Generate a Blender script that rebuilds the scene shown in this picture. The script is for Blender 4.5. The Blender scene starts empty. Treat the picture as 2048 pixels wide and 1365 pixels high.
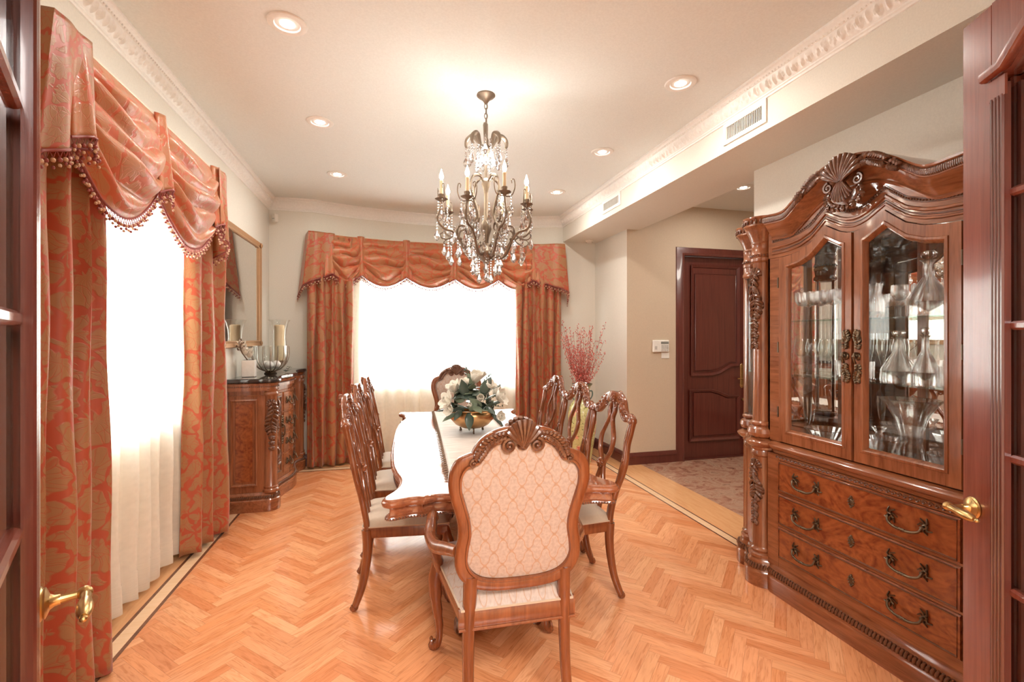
import bpy, math, random
from math import sin, cos, pi, sqrt, atan2, radians as R
from mathutils import Vector as V, Matrix
random.seed(7)
S = bpy.context.scene
C = S.collection
# ---------------------------------------------------------------- camera
cam_d = bpy.data.cameras.new('camera'); cam = bpy.data.objects.new('camera', cam_d); C.objects.link(cam)
cam.location = (0, 0, 1.48); cam.rotation_euler = (pi/2, 0, -0.2509)
cam_d.sensor_width = 36; cam_d.lens = 942/2048*36; cam_d.shift_y = -8.5/2048
cam_d.clip_start = 0.02
S.camera = cam
# ---------------------------------------------------------------- view
S.view_settings.view_transform = 'Standard'; S.view_settings.look = 'None'
S.view_settings.gamma = 1; S.view_settings.use_curve_mapping = False
S.view_settings.exposure = 0.56
S.cycles.max_bounces = 10; S.cycles.diffuse_bounces = 5; S.cycles.glossy_bounces = 5
S.cycles.transmission_bounces = 10; S.cycles.transparent_max_bounces = 24
S.cycles.caustics_reflective = False; S.cycles.caustics_refractive = False
S.cycles.sample_clamp_indirect = 6
# ---------------------------------------------------------------- sky
W = bpy.data.worlds.new('world'); S.world = W; W.use_nodes = True
bg = W.node_tree.nodes['Background']
bg.inputs['Color'].default_value = (0.91, 0.965, 1.0, 1); bg.inputs['Strength'].default_value = 12.5
def area_light(name, loc, rot, sx, sy, power, col=(1, 1, 1), portal=False):
    d = bpy.data.lights.new(name, 'AREA'); d.shape = 'RECTANGLE'; d.size = sx; d.size_y = sy
    d.energy = power; d.color = col
    if portal: d.cycles.is_portal = True
    o = bpy.data.objects.new(name, d); C.objects.link(o); o.location = loc; o.rotation_euler = rot
    return o
# daylight portals just outside the two window openings (sampling aids for the sky, give no light of their own)
area_light('daylight_portal', (-1.66, 3.05, 1.68), (0, -pi/2, 0), 1.5, 1.45, 1, portal=True)
area_light('daylight_portal', (0.6, 6.3, 1.62), (-pi/2, 0, 0), 2.15, 1.5, 1, portal=True)
def point_light(name, loc, power, r=0.03, col=(1, .86, .7)):
    d = bpy.data.lights.new(name, 'POINT'); d.energy = power; d.shadow_soft_size = r; d.color = col
    o = bpy.data.objects.new(name, d); C.objects.link(o); o.location = loc; return o
# added fill lights without fittings: hall behind the camera, and entrance foyer
area_light('hall_fill_light', (0.5, -1.2, 2.96), (0, 0, 0), 1.6, 1.2, 175, (1, .975, .94))
area_light('foyer_fill_light', (4.0, 2.9, 2.98), (0, 0, 0), .5, .5, 20, (1, .92, .82))
# ---------------------------------------------------------------- mesh builder
def lerp(a, b, t): return a+(b-a)*t
def sm(t): t = max(0, min(1, t)); return t*t*(3-2*t)
def ident(u, v, w=0): return (u, v, w)
class MB:
    def __init__(s): s.v = []; s.f = []; s.uv = {}; s.mi = {}; s.cur = 0; s.col = {}
    def add(s, vs, fs, uvs=None):
        b = len(s.v); s.v += [tuple(p) for p in vs]
        for i, f in enumerate(fs):
            k = len(s.f); s.f.append(tuple(b+j for j in f))
            if s.cur: s.mi[k] = s.cur
            if uvs: s.uv[k] = [uvs[j] for j in f]
        return s
    def box(s, x0, y0, z0, x1, y1, z1, M=ident):
        p = [(x0,y0,z0),(x1,y0,z0),(x1,y1,z0),(x0,y1,z0),(x0,y0,z1),(x1,y0,z1),(x1,y1,z1),(x0,y1,z1)]
        return s.add([M(*q) for q in p], [(0,3,2,1),(4,5,6,7),(0,1,5,4),(1,2,6,5),(2,3,7,6),(3,0,4,7)])
    def bbox(s, x0, y0, z0, x1, y1, z1, b=.004, M=ident):
        # box with chamfered long edges (profile in xy, extruded z, with bevelled ends)
        o = [(x0+b,y0),(x1-b,y0),(x1,y0+b),(x1,y1-b),(x1-b,y1),(x0+b,y1),(x0,y1-b),(x0,y0+b)]
        cx, cy = (x0+x1)/2, (y0+y1)/2
        def ins(p): return (p[0]+(b if p[0] < cx else -b)*.9, p[1]+(b if p[1] < cy else -b)*.9)
        rings = [[ins(p)+(z0,) for p in o], [p+(z0+b,) for p in o], [p+(z1-b,) for p in o], [ins(p)+(z1,) for p in o]]
        return s.loft([[M(*p) for p in r] for r in rings], True)
    def loft(s, rings, caps=True, closed=True, uvs=None):
        n = len(rings[0]); vs = [p for r in rings for p in r]; fs = []
        for i in range(len(rings)-1):
            for j in range(n if closed else n-1):
                a = i*n+j; b = i*n+(j+1) % n; fs.append((a, b, b+n, a+n))
        if caps:
            fs.append(tuple(range(n-1, -1, -1))); fs.append(tuple(range((len(rings)-1)*n, len(rings)*n)))
        return s.add(vs, fs)
    def prism(s, poly, w0, w1, M=ident, bev=0):
        # poly: 2D outline (u,v); extruded along w, optional bevel by scaling to normals
        def off(d):
            out = []; n = len(poly)
            for i in range(n):
                a, b, c = V(poly[i-1]), V(poly[i]), V(poly[(i+1) % n])
                t = (c-a); t = t.normalized() if t.length > 1e-9 else V((1, 0)); nn = V((-t.y, t.x)); out.append(b+nn*d)
            return out
        A = sum(poly[i-1][0]*poly[i][1]-poly[i][0]*poly[i-1][1] for i in range(len(poly)))
        sg = 1 if A > 0 else -1
        if bev: lv = [(w0, bev*.9), (w0+(bev if w1 > w0 else -bev), 0), (w1-(bev if w1 > w0 else -bev), 0), (w1, bev*.9)]
        else: lv = [(w0, 0), (w1, 0)]
        return s.loft([[M(p[0], p[1], w) for p in off(sg*d)] for w, d in lv])
    def tube(s, pts, r, n=8, M=ident, closed=False, caps=True, flat=1.0, up=None):
        P = [V(M(*p)) if len(p) == 3 else V(M(p[0], p[1], 0)) for p in pts]; N = len(P)
        rf = r if callable(r) else (lambda t: r)
        rings = []; prev = None
        for i in range(N):
            if closed: t = P[(i+1) % N]-P[i-1]
            else: t = P[min(i+1, N-1)]-P[max(i-1, 0)]
            t = t.normalized() if t.length > 1e-9 else V((0, 0, 1))
            if prev is None:
                a = V(up) if up else (V((0, 0, 1)) if abs(t.z) < .9 else V((1, 0, 0)))
                nx = (a-t*a.dot(t)).normalized()
            else: nx = (prev-t*prev.dot(t)); nx = nx.normalized() if nx.length > 1e-6 else prev
            prev = nx; ny = t.cross(nx); rr = rf(i/max(1, N-1))
            rings.append([P[i]+nx*rr*cos(2*pi*k/n)*flat+ny*rr*sin(2*pi*k/n) for k in range(n)])
        if closed: rings.append(rings[0]); return s.loft(rings, False)
        return s.loft(rings, caps)
    def lathe(s, prof, n=24, c=(0, 0, 0), M=None, flute=0, nf=12, sx=1, a0=0, a1=2*pi):
        full = abs(a1-a0-2*pi) < 1e-6; m = n if full else n+1; rings = []
        for r, z in prof:
            ring = []
            for k in range(m):
                a = a0+(a1-a0)*k/n; rr = r*(1+flute*cos(nf*a)) if flute else r
                p = (c[0]+rr*cos(a)*sx, c[1]+rr*sin(a), c[2]+z); ring.append(M(*p) if M else p)
            rings.append(ring)
        vs = [p for r in rings for p in r]; fs = []
        for i in range(len(prof)-1):
            for j in range(m if full else m-1):
                a = i*m+j; b = i*m+(j+1) % m
                fs.append((a, b, b+m, a+m))
        b0 = len(s.f); s.add(vs, fs)
        if full and prof[0][0] > 1e-5: s.add(rings[0], [tuple(range(m-1, -1, -1))])
        if full and prof[-1][0] > 1e-5: s.add(rings[-1], [tuple(range(m))])
        return s
    def grid(s, fn, nu, nv, uvf=None, closed_u=False):
        vs = []; uvs = []
        for i in range(nu+1):
            for j in range(nv+1):
                u, v = i/nu, j/nv; vs.append(fn(u, v)); uvs.append(uvf(u, v) if uvf else (u, v))
        fs = [(i*(nv+1)+j, (i+1)*(nv+1)+j, (i+1)*(nv+1)+j+1, i*(nv+1)+j+1) for i in range(nu) for j in range(nv)]
        return s.add(vs, fs, uvs)
    def ball(s, c, r, n=8, m=6, M=ident, sc=(1, 1, 1)):
        rings = []
        for i in range(m+1):
            a = pi*i/m; rings.append([(c[0]+r*sc[0]*max(sin(a), .001)*cos(2*pi*k/n), c[1]+r*sc[1]*max(sin(a), .001)*sin(2*pi*k/n), c[2]-r*sc[2]*cos(a)) for k in range(n)])
        return s.loft([[M(*p) for p in q] for q in rings], False)
    def sweep(s, prof, path, closed=False, M=ident, caps=True):
        # prof: list of (out, up) ; path: list of (x,y) plan points; out = to the right of travel
        N = len(path); rings = []
        for i in range(N):
            a = V(path[i-1]) if (i or closed) else None; b = V(path[i]); c = V(path[(i+1) % N]) if (i < N-1 or closed) else None
            d1 = (b-a).normalized() if a is not None and (b-a).length > 1e-9 else None
            d2 = (c-b).normalized() if c is not None and (c-b).length > 1e-9 else None
            if d1 is None: d1 = d2
            if d2 is None: d2 = d1
            n1 = V((d1.y, -d1.x)); n2 = V((d2.y, -d2.x)); m = n1+n2; m = m/max(m.length, 1e-6); k = 1/max(.35, m.dot(n1))
            rings.append([M(b.x+m.x*o*k, b.y+m.y*o*k, z) for o, z in prof])
        if closed: rings.append(rings[0])
        return s.loft(rings, caps and not closed)
    def band(s, pts, wd, th, M=ident, n=10, caps=True):
        # flat carved member: follows (u,v) points; width wd(t) in plane, thickness th(t) along w, rounded section
        wf = wd if callable(wd) else (lambda t: wd); tf = th if callable(th) else (lambda t: th)
        N = len(pts); rings = []
        for i in range(N):
            a = V(pts[max(i-1, 0)][:2]); c = V(pts[min(i+1, N-1)][:2]); t = (c-a).normalized(); nn = V((-t.y, t.x))
            u, v = pts[i][:2]; w = pts[i][2] if len(pts[i]) > 2 else 0; q = i/max(1, N-1); hw = wf(q)/2; ht = tf(q)/2; ring = []
            for k in range(n):
                an = 2*pi*(k+.5)/n; ca, sa = cos(an), sin(an)
                ca = math.copysign(abs(ca)**.6, ca); sa = math.copysign(abs(sa)**.6, sa)
                ring.append(M(u+nn.x*hw*ca, v+nn.y*hw*ca, w+ht*sa))
            rings.append(ring)
        return s.loft(rings, caps)
    def build(s, name, m, parent=None, smooth=35, loc=None, rz=None):
        me = bpy.data.meshes.new(name); me.from_pydata([tuple(p) for p in s.v], [], s.f)
        for q in (m if isinstance(m, (list, tuple)) else [m]): me.materials.append(q)
        if s.uv:
            l = me.uv_layers.new(name='UVMap').data
            for k, uvs in s.uv.items():
                p = me.polygons[k]
                for a, li in enumerate(p.loop_indices): l[li].uv = uvs[a]
        if s.col:
            at = me.color_attributes.new('tint', 'FLOAT_COLOR', 'CORNER').data
            for k, c in s.col.items():
                for li in me.polygons[k].loop_indices: at[li].color = c
        for k, i in s.mi.items(): me.polygons[k].material_index = i
        import bmesh
        bm = bmesh.new(); bm.from_mesh(me)
        bmesh.ops.recalc_face_normals(bm, faces=bm.faces); bm.to_mesh(me); bm.free()
        if smooth: me.shade_smooth(); me.set_sharp_from_angle(angle=R(smooth))
        o = bpy.data.objects.new(name, me); C.objects.link(o)
        if parent: o.parent = parent
        if loc: o.location = loc
        if rz is not None: o.rotation_euler = (0, 0, rz)
        return o
def tag(o, label=None, cat=None, group=None, kind=None):
    if label: o['label'] = label
    if cat: o['category'] = cat
    if group: o['group'] = group
    if kind: o['kind'] = kind
    return o
def thing(name, label, cat, loc=(0, 0, 0), rz=0, group=None):
    o = bpy.data.objects.new(name, None); C.objects.link(o); o.location = loc; o.rotation_euler = (0, 0, rz)
    o.empty_display_size = .1
    return tag(o, label, cat, group)
def copy_tree(o, parent=None):
    c = o.copy(); C.objects.link(c); c.parent = parent
    for ch in list(o.children): copy_tree(ch, c)
    return c
def place_copy(o, label, loc, rz=0, sc=None):
    c = copy_tree(o); c['label'] = label; c.location = loc; c.rotation_euler = (0, 0, rz)
    if sc: c.scale = (sc, sc, sc)
    return c
def crv(pts, n=8, closed=False):
    # Catmull-Rom through points of any dimension
    P = [tuple(p) for p in pts]; N = len(P); out = []
    rng = range(N) if closed else range(N-1)
    for i in rng:
        if closed: a, b, c, d = P[i-1], P[i], P[(i+1) % N], P[(i+2) % N]
        else: a, b, c, d = P[max(i-1, 0)], P[i], P[i+1], P[min(i+2, N-1)]
        for k in range(n):
            t = k/n; t2, t3 = t*t, t*t*t
            out.append(tuple(.5*(2*b[q]+(c[q]-a[q])*t+(2*a[q]-5*b[q]+4*c[q]-d[q])*t2+(3*b[q]-a[q]-3*c[q]+d[q])*t3) for q in range(len(b))))
    if not closed: out.append(P[-1])
    return out
def spiral(c, r0, a0, turns, n=22, sgn=1):
    return [(c[0]+r0*(1-.82*t)*cos(a0+sgn*2*pi*turns*t), c[1]+r0*(1-.82*t)*sin(a0+sgn*2*pi*turns*t)) for t in [i/n for i in range(n+1)]]
# ---------------------------------------------------------------- materials
def nodes(name):
    m = bpy.data.materials.new(name); m.use_nodes = True; nt = m.node_tree
    return m, nt, nt.nodes, nt.links, nt.nodes['Principled BSDF']
def nd(N, t, **k):
    n = N.new(t)
    for a, b in k.items(): setattr(n, a, b)
    return n
def ramp(N, stops):
    r = N.new('ShaderNodeValToRGB'); e = r.color_ramp.elements
    while len(e) < len(stops): e.new(.5)
    for i, (p, c) in enumerate(stops): e[i].position = p; e[i].color = (*c, 1)
    return r
def mat_plain(name, col, rough=.5, metal=0, coat=0, bump=0, bscale=50, spec=.5, sheen=0):
    m, nt, N, L, b = nodes(name)
    b.inputs['Base Color'].default_value = (*col, 1); b.inputs['Roughness'].default_value = rough
    b.inputs['Metallic'].default_value = metal; b.inputs['Coat Weight'].default_value = coat; b.inputs['Coat Roughness'].default_value = .05
    b.inputs['Specular IOR Level'].default_value = spec; b.inputs['Sheen Weight'].default_value = sheen
    tc = nd(N, 'ShaderNodeTexCoord'); no = nd(N, 'ShaderNodeTexNoise'); no.inputs['Scale'].default_value = bscale; no.inputs['Detail'].default_value = 4
    L.new(tc.outputs['Object'], no.inputs['Vector'])
    mx = nd(N, 'ShaderNodeMix', data_type='RGBA'); mx.blend_type = 'MULTIPLY'; mx.inputs[0].default_value = 1
    r = ramp(N, [(.3, (.93,)*3), (.7, (1, 1, 1))]); L.new(no.outputs['Fac'], r.inputs['Fac'])
    mx.inputs[6].default_value = (*col, 1); L.new(r.outputs['Color'], mx.inputs[7]); L.new(mx.outputs[2], b.inputs['Base Color'])
    if bump:
        bp = nd(N, 'ShaderNodeBump'); bp.inputs['Strength'].default_value = bump; bp.inputs['Distance'].default_value = .002
        L.new(no.outputs['Fac'], bp.inputs['Height']); L.new(bp.outputs['Normal'], b.inputs['Normal'])
    return m
def mat_wood(name, c1, c2, rough=.25, coat=.5, scale=(14, 14, 1.2), burl=0, gs=1.0):
    m, nt, N, L, b = nodes(name)
    tc = nd(N, 'ShaderNodeTexCoord'); mp = nd(N, 'ShaderNodeMapping'); mp.inputs['Scale'].default_value = scale
    L.new(tc.outputs['Object'], mp.inputs['Vector'])
    n1 = nd(N, 'ShaderNodeTexNoise'); n1.inputs['Scale'].default_value = 2.2*gs; n1.inputs['Detail'].default_value = 8; n1.inputs['Distortion'].default_value = 1.2+burl*3
    n2 = nd(N, 'ShaderNodeTexNoise'); n2.inputs['Scale'].default_value = 14*gs; n2.inputs['Detail'].default_value = 6
    L.new(mp.outputs['Vector'], n1.inputs['Vector']); L.new(mp.outputs['Vector'], n2.inputs['Vector'])
    ad = nd(N, 'ShaderNodeMath', operation='ADD'); mu = nd(N, 'ShaderNodeMath', operation='MULTIPLY'); mu.inputs[1].default_value = .35
    L.new(n2.outputs['Fac'], mu.inputs[0]); L.new(n1.outputs['Fac'], ad.inputs[0]); L.new(mu.outputs[0], ad.inputs[1])
    r = ramp(N, [(.45, c1), (.62, tuple(lerp(a, b_, .5) for a, b_ in zip(c1, c2))), (.85, c2)]); L.new(ad.outputs[0], r.inputs['Fac'])
    L.new(r.outputs['Color'], b.inputs['Base Color'])
    b.inputs['Roughness'].default_value = rough; b.inputs['Coat Weight'].default_value = coat; b.inputs['Coat Roughness'].default_value = .06
    bp = nd(N, 'ShaderNodeBump'); bp.inputs['Strength'].default_value = .08; bp.inputs['Distance'].default_value = .002
    L.new(n2.outputs['Fac'], bp.inputs['Height']); L.new(bp.outputs['Normal'], b.inputs['Normal'])
    return m
def mat_pane(name, tint=(1, 1, 1), refl=1.0, ior=1.5):
    # clear sheet glass: passes light straight on, mirrors by the Fresnel law
    m, nt, N, L, b = nodes(name); N.remove(b); out = N['Material Output']
    t = nd(N, 'ShaderNodeBsdfTransparent'); t.inputs[0].default_value = (*tint, 1)
    g = nd(N, 'ShaderNodeBsdfGlossy'); g.inputs['Roughness'].default_value = 0.0; g.inputs['Color'].default_value = (refl, refl, refl, 1)
    f = nd(N, 'ShaderNodeFresnel'); ge = nd(N, 'ShaderNodeNewGeometry'); mr = nd(N, 'ShaderNodeMapRange'); mr.inputs[3].default_value = ior; mr.inputs[4].default_value = 1/ior; L.new(ge.outputs['Backfacing'], mr.inputs[0]); L.new(mr.outputs[0], f.inputs['IOR'])
    mx = nd(N, 'ShaderNodeMixShader')
    L.new(f.outputs[0], mx.inputs[0]); L.new(t.outputs[0], mx.inputs[1]); L.new(g.outputs[0], mx.inputs[2]); L.new(mx.outputs[0], out.inputs[0])
    return m
def mat_glass(name, rough=0.0, tint=(1, 1, 1), ior=1.5, clear=.35):
    m, nt, N, L, b = nodes(name); out = N['Material Output']
    b.inputs['Base Color'].default_value = (*tint, 1); b.inputs['Transmission Weight'].default_value = 1
    b.inputs['Roughness'].default_value = rough; b.inputs['IOR'].default_value = ior
    t = nd(N, 'ShaderNodeBsdfTransparent'); mx = nd(N, 'ShaderNodeMixShader'); mx.inputs[0].default_value = clear
    L.new(b.outputs[0], mx.inputs[1]); L.new(t.outputs[0], mx.inputs[2]); L.new(mx.outputs[0], out.inputs[0])
    return m
def mat_emit(name, col, st):
    m, nt, N, L, b = nodes(name)
    b.inputs['Base Color'].default_value = (*col, 1); b.inputs['Emission Color'].default_value = (*col, 1); b.inputs['Emission Strength'].default_value = st
    return m
def mat_damask(name, ground, leaf, scale=1.0, sheen=.4, rough=.42):
    m, nt, N, L, b = nodes(name)
    tc = nd(N, 'ShaderNodeTexCoord'); mp = nd(N, 'ShaderNodeMapping'); mp.inputs['Scale'].default_value = (scale, scale*.8, scale)
    L.new(tc.outputs['UV'], mp.inputs['Vector'])
    wn = nd(N, 'ShaderNodeTexNoise'); wn.inputs['Scale'].default_value = 9; wn.inputs['Detail'].default_value = 2; L.new(mp.outputs[0], wn.inputs['Vector'])
    wm = nd(N, 'ShaderNodeVectorMath', operation='MULTIPLY_ADD'); wm.inputs[1].default_value = (.09, .09, .09)
    L.new(wn.outputs['Color'], wm.inputs[0]); L.new(mp.outputs[0], wm.inputs[2])
    vo = nd(N, 'ShaderNodeTexVoronoi', feature='DISTANCE_TO_EDGE'); vo.inputs['Scale'].default_value = 8.5; L.new(wm.outputs[0], vo.inputs['Vector'])
    v2 = nd(N, 'ShaderNodeTexVoronoi', feature='DISTANCE_TO_EDGE'); v2.inputs['Scale'].default_value = 19; L.new(wm.outputs[0], v2.inputs['Vector'])
    vc = nd(N, 'ShaderNodeTexVoronoi'); vc.inputs['Scale'].default_value = 8.5; L.new(wm.outputs[0], vc.inputs['Vector'])
    # petals: radial waves around each cell centre
    sub = nd(N, 'ShaderNodeVectorMath', operation='SUBTRACT'); L.new(wm.outputs[0], sub.inputs[0])
    sc = nd(N, 'ShaderNodeVectorMath', operation='MULTIPLY'); L.new(vc.outputs['Position'], sc.inputs[0]); sc.inputs[1].default_value = (1, 1, 1); L.new(sc.outputs[0], sub.inputs[1])
    sx = nd(N, 'ShaderNodeSeparateXYZ'); L.new(sub.outputs[0], sx.inputs[0])
    at = nd(N, 'ShaderNodeMath', operation='ARCTAN2'); L.new(sx.outputs[1], at.inputs[0]); L.new(sx.outputs[0], at.inputs[1])
    ml = nd(N, 'ShaderNodeMath', operation='MULTIPLY'); ml.inputs[1].default_value = 7; L.new(at.outputs[0], ml.inputs[0])
    sn = nd(N, 'ShaderNodeMath', operation='SINE'); L.new(ml.outputs[0], sn.inputs[0])
    ma = nd(N, 'ShaderNodeMath', operation='MULTIPLY_ADD'); ma.inputs[1].default_value = .045; L.new(sn.outputs[0], ma.inputs[0]); L.new(vo.outputs['Distance'], ma.inputs[2])
    r1 = ramp(N, [(.055, (0, 0, 0)), (.085, (1, 1, 1))]); L.new(ma.outputs[0], r1.inputs['Fac'])
    r2 = ramp(N, [(.010, (.45,)*3), (.03, (1, 1, 1))]); L.new(v2.outputs['Distance'], r2.inputs['Fac'])
    ab = nd(N, 'ShaderNodeMath', operation='ABSOLUTE'); L.new(sn.outputs[0], ab.inputs[0]); r3 = ramp(N, [(.10, (.55,)*3), (.35, (1, 1, 1))]); L.new(ab.outputs[0], r3.inputs[0])
    m0 = nd(N, 'ShaderNodeMix', data_type='RGBA'); m0.blend_type = 'MULTIPLY'; m0.inputs[0].default_value = 1; L.new(r2.outputs[0], m0.inputs[6]); L.new(r3.outputs[0], m0.inputs[7])
    mm = nd(N, 'ShaderNodeMix', data_type='RGBA'); mm.blend_type = 'MULTIPLY'; mm.inputs[0].default_value = 1; L.new(r1.outputs[0], mm.inputs[6]); L.new(m0.outputs[2], mm.inputs[7])
    cm = nd(N, 'ShaderNodeMix', data_type='RGBA'); cm.inputs[6].default_value = (*ground, 1); cm.inputs[7].default_value = (*leaf, 1)
    bw = nd(N, 'ShaderNodeRGBToBW'); L.new(mm.outputs[2], bw.inputs[0]); L.new(bw.outputs[0], cm.inputs[0]); L.new(cm.outputs[2], b.inputs['Base Color'])
    b.inputs['Roughness'].default_value = rough; b.inputs['Sheen Weight'].default_value = sheen; b.inputs['Sheen Roughness'].default_value = .4
    bp = nd(N, 'ShaderNodeBump'); bp.inputs['Strength'].default_value = .25; bp.inputs['Distance'].default_value = .003
    L.new(bw.outputs[0], bp.inputs['Height']); L.new(bp.outputs['Normal'], b.inputs['Normal'])
    return m
def mat_sheer(name):
    m, nt, N, L, b = nodes(name); N.remove(b); out = N['Material Output']
    d = nd(N, 'ShaderNodeBsdfDiffuse'); d.inputs[0].default_value = (.97, .93, .84, 1)
    tl = nd(N, 'ShaderNodeBsdfTranslucent'); tl.inputs[0].default_value = (.97, .94, .87, 1)
    tr = nd(N, 'ShaderNodeBsdfTransparent'); tr.inputs[0].default_value = (1, 1, 1, 1)
    m1 = nd(N, 'ShaderNodeMixShader'); m1.inputs[0].default_value = .5; m2 = nd(N, 'ShaderNodeMixShader'); m2.inputs[0].default_value = .36
    wv = nd(N, 'ShaderNodeTexNoise'); wv.inputs['Scale'].default_value = 30; tc = nd(N, 'ShaderNodeTexCoord'); L.new(tc.outputs['UV'], wv.inputs['Vector'])
    mr = nd(N, 'ShaderNodeMapRange'); mr.inputs[3].default_value = .3; mr.inputs[4].default_value = .42; L.new(wv.outputs['Fac'], mr.inputs[0]); L.new(mr.outputs[0], m2.inputs[0])
    L.new(d.outputs[0], m1.inputs[1]); L.new(tl.outputs[0], m1.inputs[2]); L.new(m1.outputs[0], m2.inputs[1]); L.new(tr.outputs[0], m2.inputs[2]); L.new(m2.outputs[0], out.inputs[0])
    return m
def mat_planks(name):
    m, nt, N, L, b = nodes(name)
    a = nd(N, 'ShaderNodeVertexColor'); a.layer_name = 'tint'; tc = nd(N, 'ShaderNodeTexCoord')
    mp = nd(N, 'ShaderNodeMapping'); mp.inputs['Scale'].default_value = (3, 26, 1); L.new(tc.outputs['UV'], mp.inputs[0])
    n1 = nd(N, 'ShaderNodeTexNoise'); n1.inputs['Scale'].default_value = 2.4; n1.inputs['Detail'].default_value = 7; n1.inputs['Distortion'].default_value = 1.4; L.new(mp.outputs[0], n1.inputs['Vector'])
    r = ramp(N, [(.32, (.80, .70, .62)), (.5, (.97, .96, .95)), (.75, (1.05, 1.05, 1.05))]); L.new(n1.outputs['Fac'], r.inputs['Fac'])
    mx = nd(N, 'ShaderNodeMix', data_type='RGBA'); mx.blend_type = 'MULTIPLY'; mx.inputs[0].default_value = 1
    L.new(a.outputs['Color'], mx.inputs[6]); L.new(r.outputs[0], mx.inputs[7]); L.new(mx.outputs[2], b.inputs['Base Color'])
    b.inputs['Roughness'].default_value = .22; b.inputs['Coat Weight'].default_value = .4; b.inputs['Coat Roughness'].default_value = .12
    bp = nd(N, 'ShaderNodeBump'); bp.inputs['Strength'].default_value = .04; bp.inputs['Distance'].default_value = .002; L.new(n1.outputs['Fac'], bp.inputs['Height']); L.new(bp.outputs[0], b.inputs['Normal'])
    return m
M_wall = mat_plain('wall_paint', (.76, .735, .665), .6, bump=.05, bscale=120, spec=.25)
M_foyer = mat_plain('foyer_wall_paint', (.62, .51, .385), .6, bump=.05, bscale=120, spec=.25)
M_ceil = mat_plain('ceiling_paint', (.80, .835, .82), .65, bscale=100, spec=.2)
M_crown = mat_plain('white_plaster', (.88, .875, .85), .45, bscale=60)
M_planks = mat_planks('herringbone_oak')
M_strip = mat_wood('walnut_inlay', (.12, .042, .022), (.18, .07, .035), .25, .35, (3, 3, 3))
M_maple = mat_wood('maple_inlay', (.80, .52, .30), (.86, .60, .38), .25, .35, (2, 20, 2))
M_oak = mat_wood('border_oak', (.70, .34, .15), (.80, .44, .21), .25, .35, (14, 1.5, 3))
M_cherry = mat_wood('cherry_wood', (.170, .050, .019), (.325, .115, .046), .26, .5)
M_cherryH = mat_wood('cherry_wood_rail', (.170, .050, .019), (.325, .115, .046), .2, .6, (14, 1.2, 14))
M_burl = mat_wood('burl_veneer', (.15, .028, .009), (.33, .095, .028), .24, .7, (5, 3, 5), burl=1, gs=.8)
M_carve = mat_wood('carved_walnut', (.085, .030, .014), (.16, .06, .026), .28, .5, (20, 20, 20))
M_chair = mat_wood('chair_wood', (.135, .035, .011), (.25, .072, .023), .22, .45)
M_table = mat_wood('table_wood', (.22, .06, .026), (.34, .11, .045), .12, 1.0, (12, 1.1, 12))
M_mahog = mat_wood('mahogany', (.15, .030, .018), (.23, .055, .032), .26, .5, (22, 22, .8))
M_dkmah = mat_wood('dark_mahogany', (.085, .017, .011), (.13, .03, .02), .24, .5, (22, 22, .8))
M_door = mat_wood('deep_mahogany', (.085, .016, .011), (.135, .030, .020), .28, .35, (22, 22, .8))
M_damask = mat_damask('orange_damask', (.42, .078, .034), (.36, .175, .075), sheen=.2)
M_swag = mat_damask('orange_damask_swag', (.52, .125, .055), (.46, .205, .095), 1.0, .3, .32)
M_lining = mat_plain('cream_lining', (.75, .68, .55), .7, bscale=200)
M_sheer = mat_sheer('sheer_voile')
M_fringe = mat_plain('burgundy_bead_fringe', (.28, .06, .05), .4, bscale=300)
M_fringe2 = mat_plain('gold_bead_fringe', (.62, .40, .26), .35, bscale=300)
M_brass = mat_plain('aged_brass', (.62, .42, .18), .28, 1, bscale=40)
M_bronze = mat_plain('dark_bronze', (.16, .115, .075), .35, 1, bscale=60, bump=.2)
M_chandm = mat_plain('chandelier_bronze', (.27, .215, .165), .42, .8, bscale=60, bump=.2)
M_copper = mat_plain('hammered_brass', (.66, .38, .17), .32, 1, bscale=25, bump=.5)
M_pane = mat_pane('window_glass'); M_glass = mat_pane('clear_glass', (.975, .985, .98), 1.0, 1.48); M_crystal = mat_glass('cut_crystal', .0, (1, 1, 1), 1.5, .5); M_drop = mat_glass('crystal_drop', .0, (.86, .86, .87), 1.56, .15)
M_mirror = mat_plain('mirror_silver', (.90, .90, .88), .0, 1)
M_bulb = mat_emit('lit_bulb', (1, .88, .68), 45)
M_lamp = mat_emit('lit_downlight', (1, .95, .88), 30)
M_white = mat_plain('white_enamel', (.85, .84, .80), .35)
M_plastic = mat_plain('cream_plastic', (.78, .74, .66), .4)
M_wax = mat_plain('cream_wax', (.86, .70, .46), .45, bscale=10)
M_granite = mat_plain('black_granite', (.035, .028, .026), .06, coat=.6, bscale=180)
M_black = mat_plain('dark_gap', (.01, .01, .01), .7)
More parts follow.
